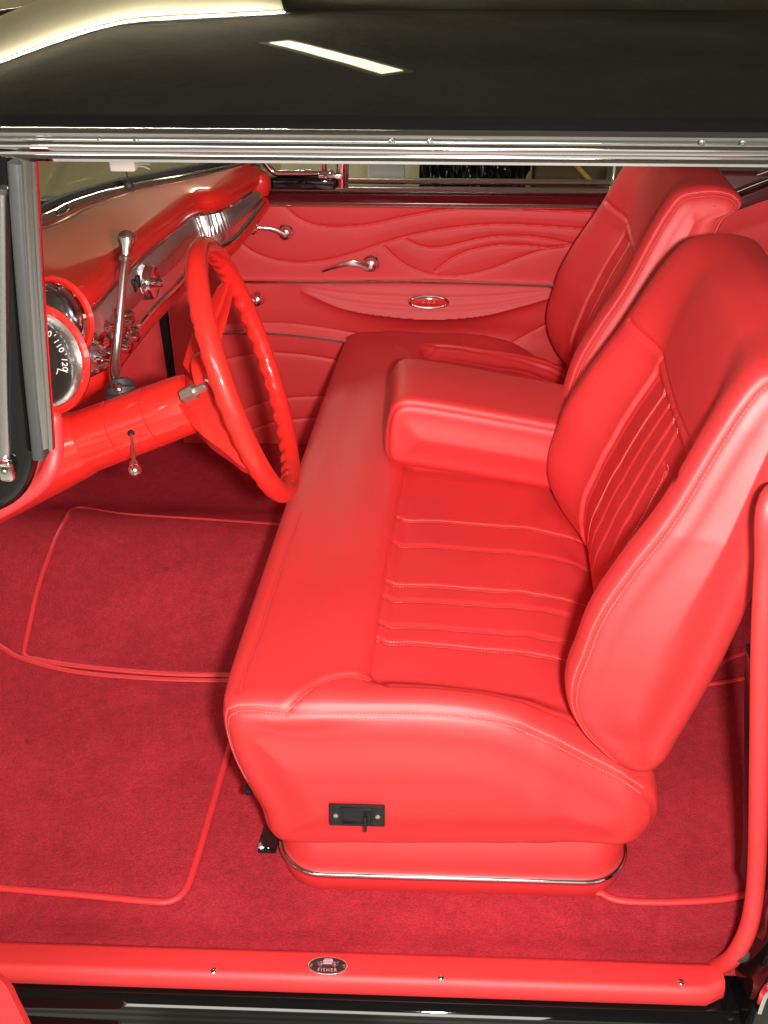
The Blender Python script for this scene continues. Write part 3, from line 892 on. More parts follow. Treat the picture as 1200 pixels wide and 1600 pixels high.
pc = at(58, 563, y=1.12)
pd = pod('instrument_pod', pc, .060, .14, 1)
b = MB(); lathe(b, [(.060, -.006), (.0605, .007), (.0590, .0095), (.0560, .006), (.0525, .0), (.0520, -.008)], pc, pn, 56, cap=False); b.build('gauge_bezel', BRUSHED, pd)
b = MB(); lathe(b, [(.054, -.008), (.0525, -.0065), (.034, -.0075), (.0335, -.005), (.02, -.003), (.001, -.002)], pc, pn, 48); b.build('gauge_dial', DIAL, pd)
e1 = np.array([0, 0, 1.]) - pn * pn[2]; e1 /= np.linalg.norm(e1); e2 = np.cross(e1, pn); e2 *= np.sign(e2[1])   # e2 = far side
for txt, ang in (('90', 62), ('100', 38), ('110', 6), ('120', -26), ('80', 90), ('70', 118)):
    a_ = math.radians(ang); rad = e2 * math.cos(a_) + e1 * math.sin(a_)
    up_ = rad; rt = np.cross(up_, pn)
    M = np.eye(4); M[:3, 0] = rt; M[:3, 1] = up_; M[:3, 2] = pn; M[:3, 3] = pc + rad * .0435 - pn * .0055
    text_mesh('dial_numeral', txt, .0120, M, pd, WHITEINK)
for ang in (-10, 22, 50, 76, 104):
    b = MB()
    a_ = math.radians(ang); rad = e2 * math.cos(a_) + e1 * math.sin(a_); tube(b, [pc + rad * .0470 - pn * .0052, pc + rad * .0500 - pn * .0050], .0006, 5, round_ends=False); b.build('dial_tick', WHITEINK, pd)
b = MB()
arc = [pc + (e2 * math.cos(q) + e1 * math.sin(q)) * .033 - pn * .0045 for q in np.radians(np.linspace(-50, -38, 8))]
tube(b, arc, .0006, 5); a_ = math.radians(-38); rad = e2 * math.cos(a_) + e1 * math.sin(a_); tube(b, [pc + rad * .033 - pn * .0045, pc + rad * .0475 - pn * .0045], .0006, 5)
b.build('dial_markings', WHITEINK, pd)
pc2 = at(82, 500, y=1.29)
pd2 = pod('instrument_pod', pc2, .052, .10, 1)
b = MB(); lathe(b, [(.052, -.01), (.0525, .006), (.050, .010), (.046, .004), (.042, -.012)], pc2, pn, 44, cap=False); b.build('gauge_bezel', CHROME, pd2)
b = MB(); lathe(b, [(.046, -.014), (.0435, -.012), (.02, -.011), (.001, -.01)], pc2, pn, 40); b.build('gauge_dial', DIAL, pd2)

# ---- steering column, wheel, levers
ga, be = math.radians(5.7), math.radians(17.1)
ax = np.array([math.cos(be) * math.cos(ga), math.cos(be) * math.sin(ga), math.sin(be)])
wc = np.array([-.222, 1.2, 1.030]); WR = .166
hub = wc - ax * .052
c_h, c_l = at(306, 626, y=1.185), at(100, 703, y=1.165); cax = (c_h - c_l) / np.linalg.norm(c_h - c_l)
cm = MB()
lathe(cm, [(.070, -.42), (.066, -.34), (.052, -.22), (.045, -.17), (.041, -.155)], c_h, cax, 40)
colm = cm.build('steering_column', PAINT, car)
cm = MB()
lathe(cm, [(.036, -.168), (.0422, -.165), (.0428, -.158), (.0420, -.1155), (.0400, -.1145), (.0400, -.1115), (.0418, -.1105), (.0413, -.0625), (.0393, -.0615), (.0393, -.0585), (.0411, -.0575), (.0398, -.012), (.038, -.004), (.032, .0)], c_h, cax, 48)
cm.build('column_shroud', PAINT, colm)
a0 = np.cross(cax, [0, 0, 1.]); a0 /= np.linalg.norm(a0)           # toward the camera side (-y)
if a0[1] > 0: a0 = -a0
u0 = np.cross(a0, cax); u0 *= np.sign(u0[2])
b = MB(); bp = at(297, 615, y=1.118)
lathe(b, [(.0095, -.01), (.0095, .009), (.0052, .0095), (.0050, .024), (.002, .026)], bp, cax * .9 + a0 * .25 + u0 * .15, 6); b.build('column_bolt', STEEL, colm, smooth=True, angle=30)
b = MB(); sp_ = c_h - cax * .085 + a0 * .0405 + u0 * .006
lathe(b, [(.0048, 0), (.0048, .003), (.002, .0035)], sp_, a0, 14); b.build('signal_socket', SATIN, colm)
b = MB(); end = sp_ + a0 * .042 - u0 * .028 - cax * .004
tube(b, smooth_curve([sp_, sp_ + a0 * .022 - u0 * .012, end], 12), .0026, 10)
lathe(b, ball(.0085, 10), end + (a0 - u0) * .003, a0 - u0 * .6, 18); lathe(b, [(.005, -.012), (.006, -.008), (.005, -.005)], end + (a0 - u0) * .003, a0 - u0 * .6, 14); b.build('signal_lever', SOFTCHROME, colm)

rim_b = MB(); NTH, NS = 360, 16
th = np.linspace(0, 2 * math.pi, NTH, endpoint=False)
er = np.cross([0, 0, 1.], ax); er /= np.linalg.norm(er); eu = np.cross(ax, er)
V = []
for t_ in th:
    rad = er * math.cos(t_) + eu * math.sin(t_)
    ring = []
    for s_ in np.linspace(0, 2 * math.pi, NS, endpoint=False):
        rr = .0120 + .0014 * math.cos(s_ * 0)
        inner = max(0, -math.sin(s_) * .8 - math.cos(s_) * .45) ** 1.5
        rr -= inner * .0032 * (0.5 + 0.5 * math.cos(t_ * 40))
        ring.append(wc + rad * (WR + rr * math.cos(s_)) + ax * rr * math.sin(s_) * 1.05)
    V.append(ring)
rim_b.add(np.array(V).reshape(-1, 3), grid_faces(NTH, NS, True, True))
wheel = rim_b.build('steering_wheel', PAINT, car)
b = MB(); lathe(b, [(.040, -.014), (.044, -.008), (.044, .006), (.038, .016), (.030, .022), (.012, .026), (.002, .0265)], hub + ax * .004, ax, 40); b.build('wheel_hub', PAINT, wheel)


def wheel_ang(px, py):
    best = min(np.linspace(0, 2 * math.pi, 720), key=lambda t_: np.hypot(*(np.array(proj(wc + WR * (er * math.cos(t_) + eu * math.sin(t_)))) - (px, py))))
    return best


def proj(p):
    v = np.asarray(p) - _C; w_ = v @ _D
    return 600 + F * (v @ _R) / w_, 800 - F * (v @ _U) / w_


for px, py, wd in ((362, 432, .040), (402, 742, .056)):
    t_ = wheel_ang(px, py); rad = er * math.cos(t_) + eu * math.sin(t_); tn = np.cross(ax, rad)
    P = smooth_curve([hub + rad * .026 + ax * .002, hub + rad * .07 + ax * .012, hub + rad * .12 + ax * .036, wc + rad * (WR - .004) + ax * .0], 30)
    b = MB(); sweep(b, P, np.array([(-.5, .06), (-.36, .14), (-.2, .08), (.2, .08), (.36, .14), (.5, .06), (.42, -.35), (.3, -.62), (-.3, -.62), (-.42, -.35)]) * np.array([1, 1.]), up=-np.cross(tn, rad) if False else ax, scale=np.interp(np.linspace(0, 1, 30), [0, .3, .85, 1], [wd * 1.25, wd, wd * .6, wd * .3])); b.build('spoke', PAINT, wheel, angle=50)

# gear lever on the far side of the column
g0 = at(186, 608, y=1.235); lev = MB()
gp = smooth_curve([g0, at(180, 590, y=1.262), at(181, 560, y=1.285), at(187, 500, y=1.312), at(193, 430, y=1.342), at(196, 408, y=1.352)], 40)
tube(lev, gp, .0068, 14, scale=np.interp(np.linspace(0, 1, 40), [0, .25, .4, 1], [1.25, 1.25, 1.0, .85]))
lever = lev.build('gear_lever', SOFTCHROME, car)
k0, k1 = gp[-1], at(199, 366, y=1.37)
b = MB(); d = k1 - k0; L = np.linalg.norm(d)
lathe(b, [(.006, 0), (.0095, L * .04), (.0095, L * .12), (.0068, L * .2), (.0085, L * .45), (.0125, L * .75), (.0130, L * .9), (.0105, L * 1.05), (.005, L * 1.14), (.001, L * 1.16)], k0, d, 22); b.build('gear_knob', SOFTCHROME, lever)
b = MB(); lathe(b, [(.026, -.016), (.027, -.006), (.021, -.002), (.022, .006), (.017, .010), (.017, .018), (.010, .022)], g0 + np.array([0, .01, -.012]), np.array([-.12, .45, .7]), 28); b.build('lever_boot', RUBBER, lever)

# ---- windshield frame and glass on the far side
base = W_[:125]
b = MB(); P = base + np.array([0, 0, .004]); sweep(b, P, np.array([(-.008, -.012), (-.014, .0), (-.008, .008), (0, .010), (.008, .006), (.011, -.004), (.008, -.012)]), up=(0, 0, 1)); frame = b.build('windshield_frame', CHROME, car)
b = MB(); outp = -np.cross(np.gradient(base, axis=0), Zc); outp /= np.linalg.norm(outp, axis=1)[:, None]
if outp[60, 1] < 0: outp = -outp
sweep(b, base + outp * .018 + np.array([0, 0, .016]), circ(.008, 8), up=(0, 0, 1)); b.build('windshield_gasket', RUBBER, frame)
glass_rows = np.array([base + outp * (.02 - .26 * s_ * np.interp(base[:, 1], [1.3, 2.0], [1, .25])[:, None] * 1.0) + Zc * (.018 + s_ * .33) for s_ in np.linspace(0, 1, 8)])
glass_rows[:, :, 0] += (np.linspace(0, 1, 8) ** 1.0)[:, None] * np.interp(base[:, 1], [1.2, 1.9, 2.25], [.26, .16, .0])[None] * 0.6
finish('windshield_glass', glass_rows.reshape(-1, 3), grid_faces(8, len(base)), GLASS, frame)
b = MB()
pp = smooth_curve([np.array([-.385, 2.225, 1.05]), np.array([-.372, 2.222, 1.10]), np.array([-.365, 2.21, 1.2]), np.array([-.37, 2.19, 1.40])], 24)
sweep(b, pp, rrect(.045, .03, .008), up=(0, -1, 0)); tube(b, pp + np.array([-.02, -.02, 0]), .008, 10)
tube(b, pp + np.array([.012, -.022, 0]), .006, 10)
tube(b, smooth_curve([np.array([-.44, 2.19, 1.062]), np.array([-.405, 2.195, 1.068]), np.array([-.385, 2.195, 1.09]), np.array([-.38, 2.19, 1.14])], 20), .010, 12)
b.build('far_pillar', CHROME, frame)

# ---- floor mats --------------------------------------------------------------------------
def mat_edge(px, lift=.006): return np.array([at(*p, z=.40) for p in px])


def floor_mat(name, label, outline, lift, group=None, edges=None):
    """outline: closed plan polygon; edges: list of (i0,i1) index spans that carry binding"""
    P = resample(smooth_curve(outline, 240, True), 240, True)
    c = P[:, :2].mean(0)
    rings = [P[:, :2] * s_ + c * (1 - s_) for s_ in np.linspace(1, .02, 26)]
    V = []
    for k, r_ in enumerate(rings):
        zz = floor_z(r_[:, 0], r_[:, 1]) + lift - (.002 if k == 0 else 0)
        V.append(np.c_[r_, zz])
    low = np.c_[rings[0], floor_z(rings[0][:, 0], rings[0][:, 1]) + .0015]
    V = np.array([low] + V)
    root = thing(name, label, 'floor mat', tuple(np.r_[c, floor_z(c[0], c[1])]), group)
    finish('mat_pile', V.reshape(-1, 3), grid_faces(len(V), 240, False, True, flip=True), CARPET, root)
    b = MB(); E = np.c_[P[:, :2], floor_z(P[:, 0], P[:, 1]) + lift * .75]
    sweep(b, E, circ(.0054, 10, 1.0, .8), up=(0, 0, 1), closed=True); b.build('binding', BINDING, root)
    return root


def zpt(px, py, z=.405): p = at(px, py, z=z); return p


fm = [zpt(-140, 1375), zpt(0, 1388), zpt(140, 1400), zpt(235, 1409), zpt(268, 1408), zpt(290, 1390), zpt(308, 1340), zpt(330, 1265), zpt(352, 1190), zpt(378, 1100), zpt(372, 1068), zpt(345, 1067), zpt(240, 1064), zpt(120, 1054), zpt(40, 1036), zpt(0, 1018), zpt(-60, 990), zpt(-140, 975), zpt(-190, 1000), zpt(-220, 1150), zpt(-200, 1330)]
floor_mat('floor_mat', 'red bound carpet mat in the driver footwell beside the sill', fm, .008)


def hz(px, py):
    z = .42
    for _ in range(12):
        p = at(px, py, z=z); z = float(floor_z(p[0], p[1])) + .006
    return at(px, py, z=z)


tm = [hz(38, 1022), hz(50, 960), hz(64, 905), hz(82, 855), hz(102, 815), hz(122, 795)]
far = [p_ + np.array([0, 0, 0]) for p_ in ([.0, 1.74, .4], [.02, 1.6, .4])]
tm += [np.array(at(200, 812, z=.48)), np.array(at(330, 828, z=.48)), np.array(at(470, 845, z=.48)), np.array(at(500, 900, z=.44)), np.array(at(470, 1055, z=.405)), hz(345, 1055), hz(240, 1052), hz(120, 1041), hz(60, 1031)]
floor_mat('tunnel_mat', 'red bound carpet mat lying over the transmission hump', tm, .009)
rm = [zpt(926, 1378), zpt(940, 1396), zpt(972, 1408), zpt(1050, 1410), zpt(1130, 1405), zpt(1180, 1395), zpt(1260, 1388), zpt(1270, 1240), zpt(1230, 1100), zpt(1195, 1064), zpt(1120, 1072), zpt(1040, 1080), zpt(950, 1090), zpt(900, 1110), zpt(890, 1250)]
floor_mat('floor_mat', 'red bound carpet mat behind the bench seat, rounded corner by its plinth', rm, .008)
rt = [zpt(1100, 1060, .41), zpt(1130, 1040, .41), zpt(1190, 1028, .41), zpt(1260, 1020, .41), zpt(1250, 900, .46), zpt(1120, 900, .46), zpt(1060, 960, .44), zpt(1050, 1040, .41)]
floor_mat('tunnel_mat', 'red bound carpet strip on the hump behind the bench seat', rt, .009)
b = MB(); c = at(-3, 936, z=.42); lathe(b, [(.014, -.015), (.014, .006), (.011, .010), (.003, .011)], c, (.1, -.3, 1), 18); b.build('dimmer_switch', SATIN, car)

# ---- bench seat --------------------------------------------------------------------------
SK = 0.065                                    # the bench sits very slightly askew
seat = slab('seat_base', -.13, .20, .93, 2.02, .42, .50, SATIN, car)
seat.name = 'bench_seat'


def sk(V, y0=.89): V = np.array(V, float); V[..., 0] += SK * (V[..., 1] - y0); return V


# plinth
pl = []
P0 = [at(432, 1318, y=.90), at(985, 1318, y=.90)]
x0, x1 = at(440, 1330, y=.89)[0], at(984, 1330, y=.89)[0]
mb = MB(); secs = [(.0, .400), (.004, .404), (.006, .425), (.004, .455), (.0, .476), (-.008, .492), (-.03, .50)]
out = rrect(x1 - x0, 1.16, .055, 10); cx, cy = (x0 + x1) / 2, .885 + .58
rows = []
for ins, z_ in secs:
    s2 = rrect(x1 - x0 + 2 * ins, 1.16 + 2 * ins, .055 + ins, 10); rows.append(np.c_[s2[:, 0] + cx, s2[:, 1] + cy, np.full(len(s2), z_)])
mb.add(np.vstack(rows), grid_faces(len(rows), len(out), False, True, flip=True)); mb.build('seat_plinth', LEATHER, seat)
mb = MB(); s2 = rrect(x1 - x0 + .014, 1.174, .062, 14); tr = np.c_[s2[:, 0] + cx, s2[:, 1] + cy, np.full(len(s2), .4385)]
tr = resample(tr, 260, True); sweep(mb, tr, circ(.0052, 10, .9, 1), up=(0, 0, 1), closed=True); mb.build('plinth_trim', CHROME, seat)

# cushion outline (x,z) on the near side
cp = [(432, 1308), (400, 1258), (368, 1205), (349, 1160), (341, 1118), (349, 1097), (385, 1092), (450, 1096), (560, 1094), (690, 1096), (800, 1114), (900, 1160), (985, 1205), (1022, 1235), (1030, 1262), (1018, 1290), (988, 1308), (860, 1314), (700, 1314), (560, 1314)]
cpt = np.array([at(px, py, y=.90)[[0, 2]] for px, py in cp])
prof = smooth_curve(cpt, 460, True)
Y0, Y1 = .876, 2.105
sm = np.array([(-.10, .60), (.19, .56)])
V, info = pillow(prof, Y0, Y1, .040, .010, ny=390, ncap=14, spine=sm, nround=14)
V = sk(V)
N = pillow_normals(V, info)
# front corners rounded in plan: pull the nose back toward both ends
endd = np.minimum(V[..., 1] - Y0, Y1 - V[..., 1])
nose = np.clip((-.10 - (V[..., 0] - SK * (V[..., 1] - .89))) / .13, 0, 1)
V[..., 0] += .006 * nose * (1 - np.clip(endd / .10, 0, 1)) ** 2
BC = 1.49                                     # centre line of the bench
topm = sstep(.25, .7, N[..., 2])
xx = V[..., 0] - SK * (V[..., 1] - .89); yy = V[..., 1]


def insert_depth(yc, hw):
    return sstep(-.075, -.035, xx) * (1 - sstep(hw - .025, hw + .012, np.abs(yy - yc)))


ins = np.maximum(insert_depth(1.22, .288), insert_depth(1.80, .20))
crown_ = .007 * np.sin(np.pi * np.clip(endd / 1.22, 0, 1)) ** .5
V += N * (topm * (crown_ - .020 * ins))[..., None]
scoop = topm * sstep(.03, .09, endd)
V[..., 2] += scoop * (.034 * sstep(.10, .26, xx) - .008 * np.exp(-((xx - .07) / .07) ** 2))
V += N * (.009 * topm * np.exp(-((xx + .13) / .055) ** 2))[..., None]
N = pillow_normals(V, info)
K, M_ = V.shape[:2]
CF = [q for q in pillow_faces(V, info) if q]
cb = bvh_of(V.reshape(-1, 3), CF)
PLE = [((612, 801), (700, 800), (870, 834), True), ((606, 840), (690, 838), (871, 873), False), ((598, 903), (690, 900), (872, 934), True),
       ((593, 926), (690, 924), (878, 958), False), ((587, 966), (690, 963), (882, 1001), False), ((585, 993), (690, 990), (884, 1032), True)]
grooves = []; dbl = []
for a_, m_p, c_, two in PLE:
    P = onto(cb, [a_, m_p, c_])
    if len(P) < 2: continue
    y_l = P[0][1]; y_r = P[-1][1]
    L = np.array([[x_ + SK * (y_l - .89), y_l + (y_r - y_l) * q, .8] for q, x_ in zip(np.linspace(0, 1.15, 50), np.linspace(-.052, .26, 50))])
    L = np.array([np.array(cb.ray_cast(Vector(p_), Vector((0, 0, -1)))[0]) for p_ in L])
    grooves.append(L); dbl.append(two)
mir = []
for L in grooves:
    Q = L.copy(); Q[:, 1] = 2 * BC + .055 - Q[:, 1]; Q[:, 0] += SK * (Q[:, 1] - L[:, 1]); Q[:, 2] = .8
    Q = [cb.ray_cast(Vector(p_), Vector((0, 0, -1)))[0] for p_ in Q]
    mir.append(np.array([np.array(q_) for q_ in Q if q_ is not None]))
# edge of the sunken panels and the seam across the bolster
ins_edges = []
for yc, hw in ((1.22, .294), (1.80, .206)):
    P = [(.26, yc - hw), (.1, yc - hw), (-.03, yc - hw), (-.052, yc - hw + .03), (-.055, yc), (-.052, yc + hw - .03), (-.03, yc + hw), (.1, yc + hw), (.26, yc + hw)]
    Q = resample(P, 160); Q = [cb.ray_cast(Vector((x_ + SK * (y_ - .89), y_, .9)), Vector((0, 0, -1)))[0] for x_, y_ in Q]
    ins_edges.append(np.array([np.array(q_) for q_ in Q if q_ is not None]))
bol = smooth_curve(onto(cb, [(446, 1108), (462, 1092), (485, 1073), (508, 1062), (535, 1055), (560, 1056), (578, 1062)]), 50)
fseam = smooth_curve(onto(cb, [(370, 1080), (378, 1050), (400, 995), (421, 930), (448, 850), (466, 800)]), 100)
bol2 = smooth_curve(onto(cb, [(618, 541), (634, 552), (648, 570), (660, 598), (668, 620)]), 40)
pts = V.reshape(-1, 3); H = np.zeros(len(pts))
for L in grooves + mir: H -= .0030 * np.exp(-(dist_poly(pts, L) / .0032) ** 2)
for L in ins_edges: H -= .0030 * np.exp(-(dist_poly(pts, L) / .0035) ** 2)
for L in (bol, bol2, fseam): H -= .0030 * np.exp(-(dist_poly(pts, L) / .003) ** 2)
i_s = info['ncap'] + 8                          # near rim ring that carries the seam
seamN = V[i_s].copy(); seamF = V[K - 1 - i_s].copy()
for L in (seamN, seamF): H -= .0028 * np.exp(-(dist_poly(pts, np.vstack([L, L[:1]])) / .0032) ** 2)
# soft wrinkles
H += .0011 * np.sin(pts[:, 1] * 55 + 6 * np.sin(pts[:, 0] * 21)) * np.exp(-((pts[:, 0] - .24) / .09) ** 2)
swp = at(558, 1268, y=.87); rd = np.sqrt((pts[:, 0] - swp[0]) ** 2 + (pts[:, 2] - swp[2]) ** 2)
H -= np.where(pts[:, 1] < .95, .0015 * np.exp(-(rd / .035) ** 2), 0)
pts = pts + N.reshape(-1, 3) * H[:, None]
fm_idx = np.zeros(len(CF), int)
insv = ins.reshape(-1); tpm = topm.reshape(-1)
fa = np.array([q[:3] for q in CF])
fm_idx[(insv[fa].mean(1) > .5) & (tpm[fa].mean(1) > .4)] = 1
finish('cushion', pts, CF, [LEATHER, INSERT], seat, True, fm_idx)
cb2 = bvh_of(pts, CF)
b = MB()
for L, two in list(zip(grooves, dbl)):
    for s_ in ((-.0032, .0032) if two else (.0028,)): stitches(b, offset_on(cb2, L[::2], s_, .0007), .0011)
half = [j for j in range(M_) if cpt[:, 1].min() + .19 < seamN[j, 2] or seamN[j, 0] < -.13]
j0, j1 = 70, 350
sn = seamN[(seamN[:, 2] > .60)]
dd = np.linalg.norm(np.diff(sn, axis=0), axis=1); brk = int(np.argmax(dd)) if dd.max() > .02 else -1
if brk >= 0: sn = np.vstack([sn[brk + 1:], sn[:brk + 1]])
for s_ in (-.0045, .0045): stitches(b, offset_on(cb2, resample(sn, 260), s_, .0007), .0011)
stitches(b, offset_on(cb2, fseam, .003, .0007), .0009); stitches(b, offset_on(cb2, bol, .003, .0007), .0011); stitches(b, offset_on(cb2, bol2, .003, .0007), .0011)
b.build('cushion_stitching', THREAD, seat)

# power seat switch
sw_ = onto(cb2, [(558, 1268)])[0]
b = MB(); c = sw_ + np.array([0, -.0055, 0]); axm = np.array([[1, 0, 0], [0, .12, 1], [0, -1, .12]]); axm = axm / np.linalg.norm(axm, axis=1)[:, None]
rbox(b, c, .071, .034, .005, .002, ax=axm)
b2 = c + np.array([0, -.0035, .001])
for zz, w2, h2 in ((.012, .038, .003), (-.012, .038, .003)): rbox(b, b2 + axm[1] * zz, w2, h2, .004, .001, ax=axm)
rbox(b, b2 - axm[0] * .019, .003, .026, .004, .001, ax=axm); rbox(b, b2 + axm[0] * .019, .003, .026, .004, .001, ax=axm)
switch = b.build('seat_switch', SATIN, seat) if False else b
rbox(b, b2 + axm[0] * .011 - axm[1] * .006 + axm[2] * .004, .004, .022, .012, .0012, ax=axm)
for q in (-.0265, .0265): lathe(b, [(.0036, 0), (.003, .0014), (.0008, .002)], c + axm[0] * q + axm[2] * .002, axm[2], 12, 1)
b.build('seat_switch', [SATIN, STEEL], seat)
# floor bracket at the front corner
b = MB(); p = at(418, 1328, z=.402)
Q = [at(403, 1328, z=.402), at(432, 1331, z=.402), at(436, 1290, y=.93), at(423, 1272, y=.95)]
Q2 = [q_ + np.array([0, .004, .003]) for q_ in Q]
b.add(Q + Q2, [(0, 1, 2, 3), (7, 6, 5, 4), (0, 4, 5, 1), (1, 5, 6, 2), (2, 6, 7, 3), (3, 7, 4, 0)])
rbox(b, at(418, 1326, z=.404) + np.array([0, .008, 0]), .026, .03, .004, .001)
for px, py in ((409, 1323), (420, 1322)): lathe(b, [(.0055, 0), (.0055, .005), (.003, .006), (.003, .01)], at(px, py, z=.407), (0, -.3, 1), 6, 1)
b.build('floor_bracket', [SATIN, STEEL], seat, angle=30)
b = MB(); rbox(b, at(390, 1231, y=.95), .012, .02, .010, .003); b.build('bracket_stud', SATIN, seat)


# ---- backrests
def backrest(y0, y1, dx, dzz, dim, near):
    bp_ = [(1000, 1218, .88), (950, 1192, .88), (904, 1136, .89), (883, 1080, .905), (880, 1025, .925), (892, 971, .94), (914, 906, .95), (960, 840, .95), (1027, 757, .95), (1081, 655, .97), (1118, 594, .98), (1154, 549, .99), (1195, 531, 1.0), (1245, 530, 1.0), (1290, 543, 1.0), (1312, 582, .98), (1290, 660, .92), (1240, 810, .89), (1190, 932, .88), (1120, 1066, .88), (1066, 1158, .88), (1036, 1204, .88)]
    q = np.array([at(px, py, y=yy)[[0, 2]] for px, py, yy in bp_])
    prof = smooth_curve(q, 420, True)
    V, info = pillow(prof, y0, y1, .032, .016, ny=int(300 * (y1 - y0) / .56), ncap=16, spine=np.array([(.27, .72), (.375, 1.12)]), nround=14)
    yc = (y0 + y1) / 2; hh = np.clip((V[..., 2] - .60) / .65, 0, 1)
    wf = np.interp(hh, [0, .12, .35, .6, .78, .92, 1.0], [.95, 1.0, 1.0, .955, .875, .79, .69])
    V[..., 1] = yc + (V[..., 1] - yc) * wf
    N = pillow_normals(V, info)
    frontm = sstep(.10, .5, -N[..., 0] + .25 * N[..., 2])
    sc_w = (y1 - y0) / .587
    hw = np.interp(hh, [0, .2, .5, .68, 1], [.13, .150, .150, .140, .08]) * sc_w
    top_edge = 1.030
    ady = np.abs(V[..., 1] - yc); half = (y1 - y0) / 2 * wf
    inside = (1 - sstep(-.006, .010, ady - hw)) * (1 - sstep(top_edge - .008, top_edge + .008, V[..., 2] + .02))
    ins = inside * frontm
    D = np.interp(hh, [0, .10, .25, .45, .62, .72, .85, 1.0], [.015, .028, .050, .062, .052, .034, .014, .0])
    f_ = 1 - sstep(0, 1, np.clip((ady - hw) / np.maximum(half * .86 - hw, .02), 0, 1))
    f_ = f_ ** .8
    mv = (D * f_ + .009 * ins) * frontm
    V[..., 0] += mv * .94; V[..., 2] -= mv * .30
    N = pillow_normals(V, info)
    pts = V.reshape(-1, 3); H = np.zeros(len(pts)); Kk, Mm = V.shape[:2]
    CF = [q for q in pillow_faces(V, info) if q]
    bv = bvh_of(pts, CF)

    def front(yz):
        o_ = []
        for y_, z_ in yz:
            h = bv.ray_cast(Vector((-.5, y_, z_ + .0)), Vector((1, 0, 0)))
            if h[0] is not None: o_.append(np.array(h[0]))
        return np.array(o_)
    W2 = (y1 - y0) / .56
    lines = []
    for u0, u1, u2 in ((-.095, -.088, -.045), (-.05, -.045, -.015), (.0, .002, .01), (.045, .047, .05), (.085, .09, .085)):
        zt = 1.0 if u0 > -.06 else .95
        lines.append(front(smooth_curve([(yc + u0 * W2, .665), (yc + u1 * W2, .82), (yc + (u1 * .6 + u2 * .4) * W2, .94), (yc + u2 * W2, zt)], 50)))
    head = front(smooth_curve([(yc - .22 * W2, 1.035), (yc - .14 * W2, 1.016), (yc, 1.006), (yc + .14 * W2, 1.016), (yc + .22 * W2, 1.035)], 60))
    # insert outline
    hs = np.linspace(.64, 1.012, 60); hws = np.interp((hs + .02 - .60) / .65, [0, .2, .5, .68, 1], [.13, .150, .150, .140, .08]) * (y1 - y0) / .587
    e_l = front([(yc - a_ - .004, z_) for a_, z_ in zip(hws, hs)]); e_r = front([(yc + a_ + .004, z_) for a_, z_ in zip(hws, hs)])
    for L in lines: H -= .0024 * np.exp(-(dist_poly(pts, L) / .003) ** 2)
    for L in (head, e_l, e_r): H -= .0045 * np.exp(-(dist_poly(pts, L) / .004) ** 2)
    i_s = info['ncap'] + 7
    sN = V[i_s].copy(); sF = V[Kk - 1 - i_s].copy()
    frontsel = []
    for ring in (sN, sF):
        sel = ring[(ring[:, 0] - .25 < .42 * (ring[:, 2] - .72) + .035)]
        d_ = np.linalg.norm(np.diff(sel, axis=0), axis=1); k_ = int(np.argmax(d_))
        if d_[k_] > .02: sel = np.vstack([sel[k_ + 1:], sel[:k_ + 1]])
        frontsel.append(sel)
    for L in frontsel: H -= .0026 * np.exp(-(dist_poly(pts, L) / .0034) ** 2)
    # seam from the headrest panel round onto the side, soft wrinkles at the foot
    H += .0006 * np.sin(pts[:, 2] * 170 + 9 * pts[:, 0]) * np.exp(-((pts[:, 2] - .68) / .05) ** 2) * np.exp(-((pts[:, 0] - .22) / .07) ** 2)
    pts = pts + N.reshape(-1, 3) * H[:, None]
    fa = np.array([q[:3] for q in CF]); mi = (ins.reshape(-1)[fa].mean(1) > .5).astype(int)
    tr = np.array([dx, 0, dzz])
    ob = finish('backrest', sk(pts, .89) + tr, CF, [LEATHER, INSERT], seat, True, mi)
    bv = bvh_of(pts, CF); b = MB()
    for k_, L in enumerate(lines):
        for s_ in ((-.003, .003) if k_ in (0, 4) else (.0026,)): stitches(b, offset_on(bv, L[::2], s_, .0007), .0011)
    for sel in frontsel:
        for s_ in (-.0045, .0045): stitches(b, offset_on(bv, resample(sel, 240), s_, .0007), .0011)
    b.v = [tuple(p_) for p_ in sk(np.array(b.v), .89) + tr]
    b.build('backrest_stitching', THREAD, seat)
    return ob


backrest(.868, 1.455, 0, 0, None, True)
backrest(1.56, 2.10, .022, .004, None, False)
b = MB(); c = at(1168, 386, y=1.80); lathe(b, [(.008, -.02), (.008, 0), (.012, .003), (.012, .014), (.006, .018)], c, (.5, -.8, .1), 16); b.build('recline_knob', SATIN, seat)

# ---- armrest
AY0, AY1 = 1.465, 1.655
ap = np.array([at(px, py, y=AY0 + .01)[[0, 2]] for px, py in ((604, 716), (600, 690), (606, 650), (618, 630), (640, 624), (700, 632), (800, 650), (900, 668), (1000, 686), (1000, 800), (900, 776), (800, 757), (700, 740), (624, 727))])
prof = smooth_curve(ap, 260, True); cmid = np.array([(prof[:, 0].min() + .05), prof[:, 1].mean() + .01]); cend = np.array([prof[:, 0].max() - .06, prof[prof[:, 0] > prof[:, 0].max() - .1][:, 1].mean()])
V, info = pillow(prof, AY0, AY1, .022, .008, ny=70, ncap=12, spine=(cmid, cend), nround=10)
N = pillow_normals(V, info)
V += N * (.006 * sstep(.3, .9, N[..., 2]) * np.sin(np.pi * np.clip((V[..., 1] - AY0) / (AY1 - AY0), 0, 1)))[..., None]
pts = V.reshape(-1, 3); i_s = info['ncap'] + 5; H = np.zeros(len(pts)); ln = V[i_s].copy()
H -= .0025 * np.exp(-(dist_poly(pts, np.vstack([ln, ln[:1]])) / .003) ** 2)
pts = pts + N.reshape(-1, 3) * H[:, None]
CF = [q for q in pillow_faces(V, info) if q]
finish('armrest', pts, CF, LEATHER, seat)
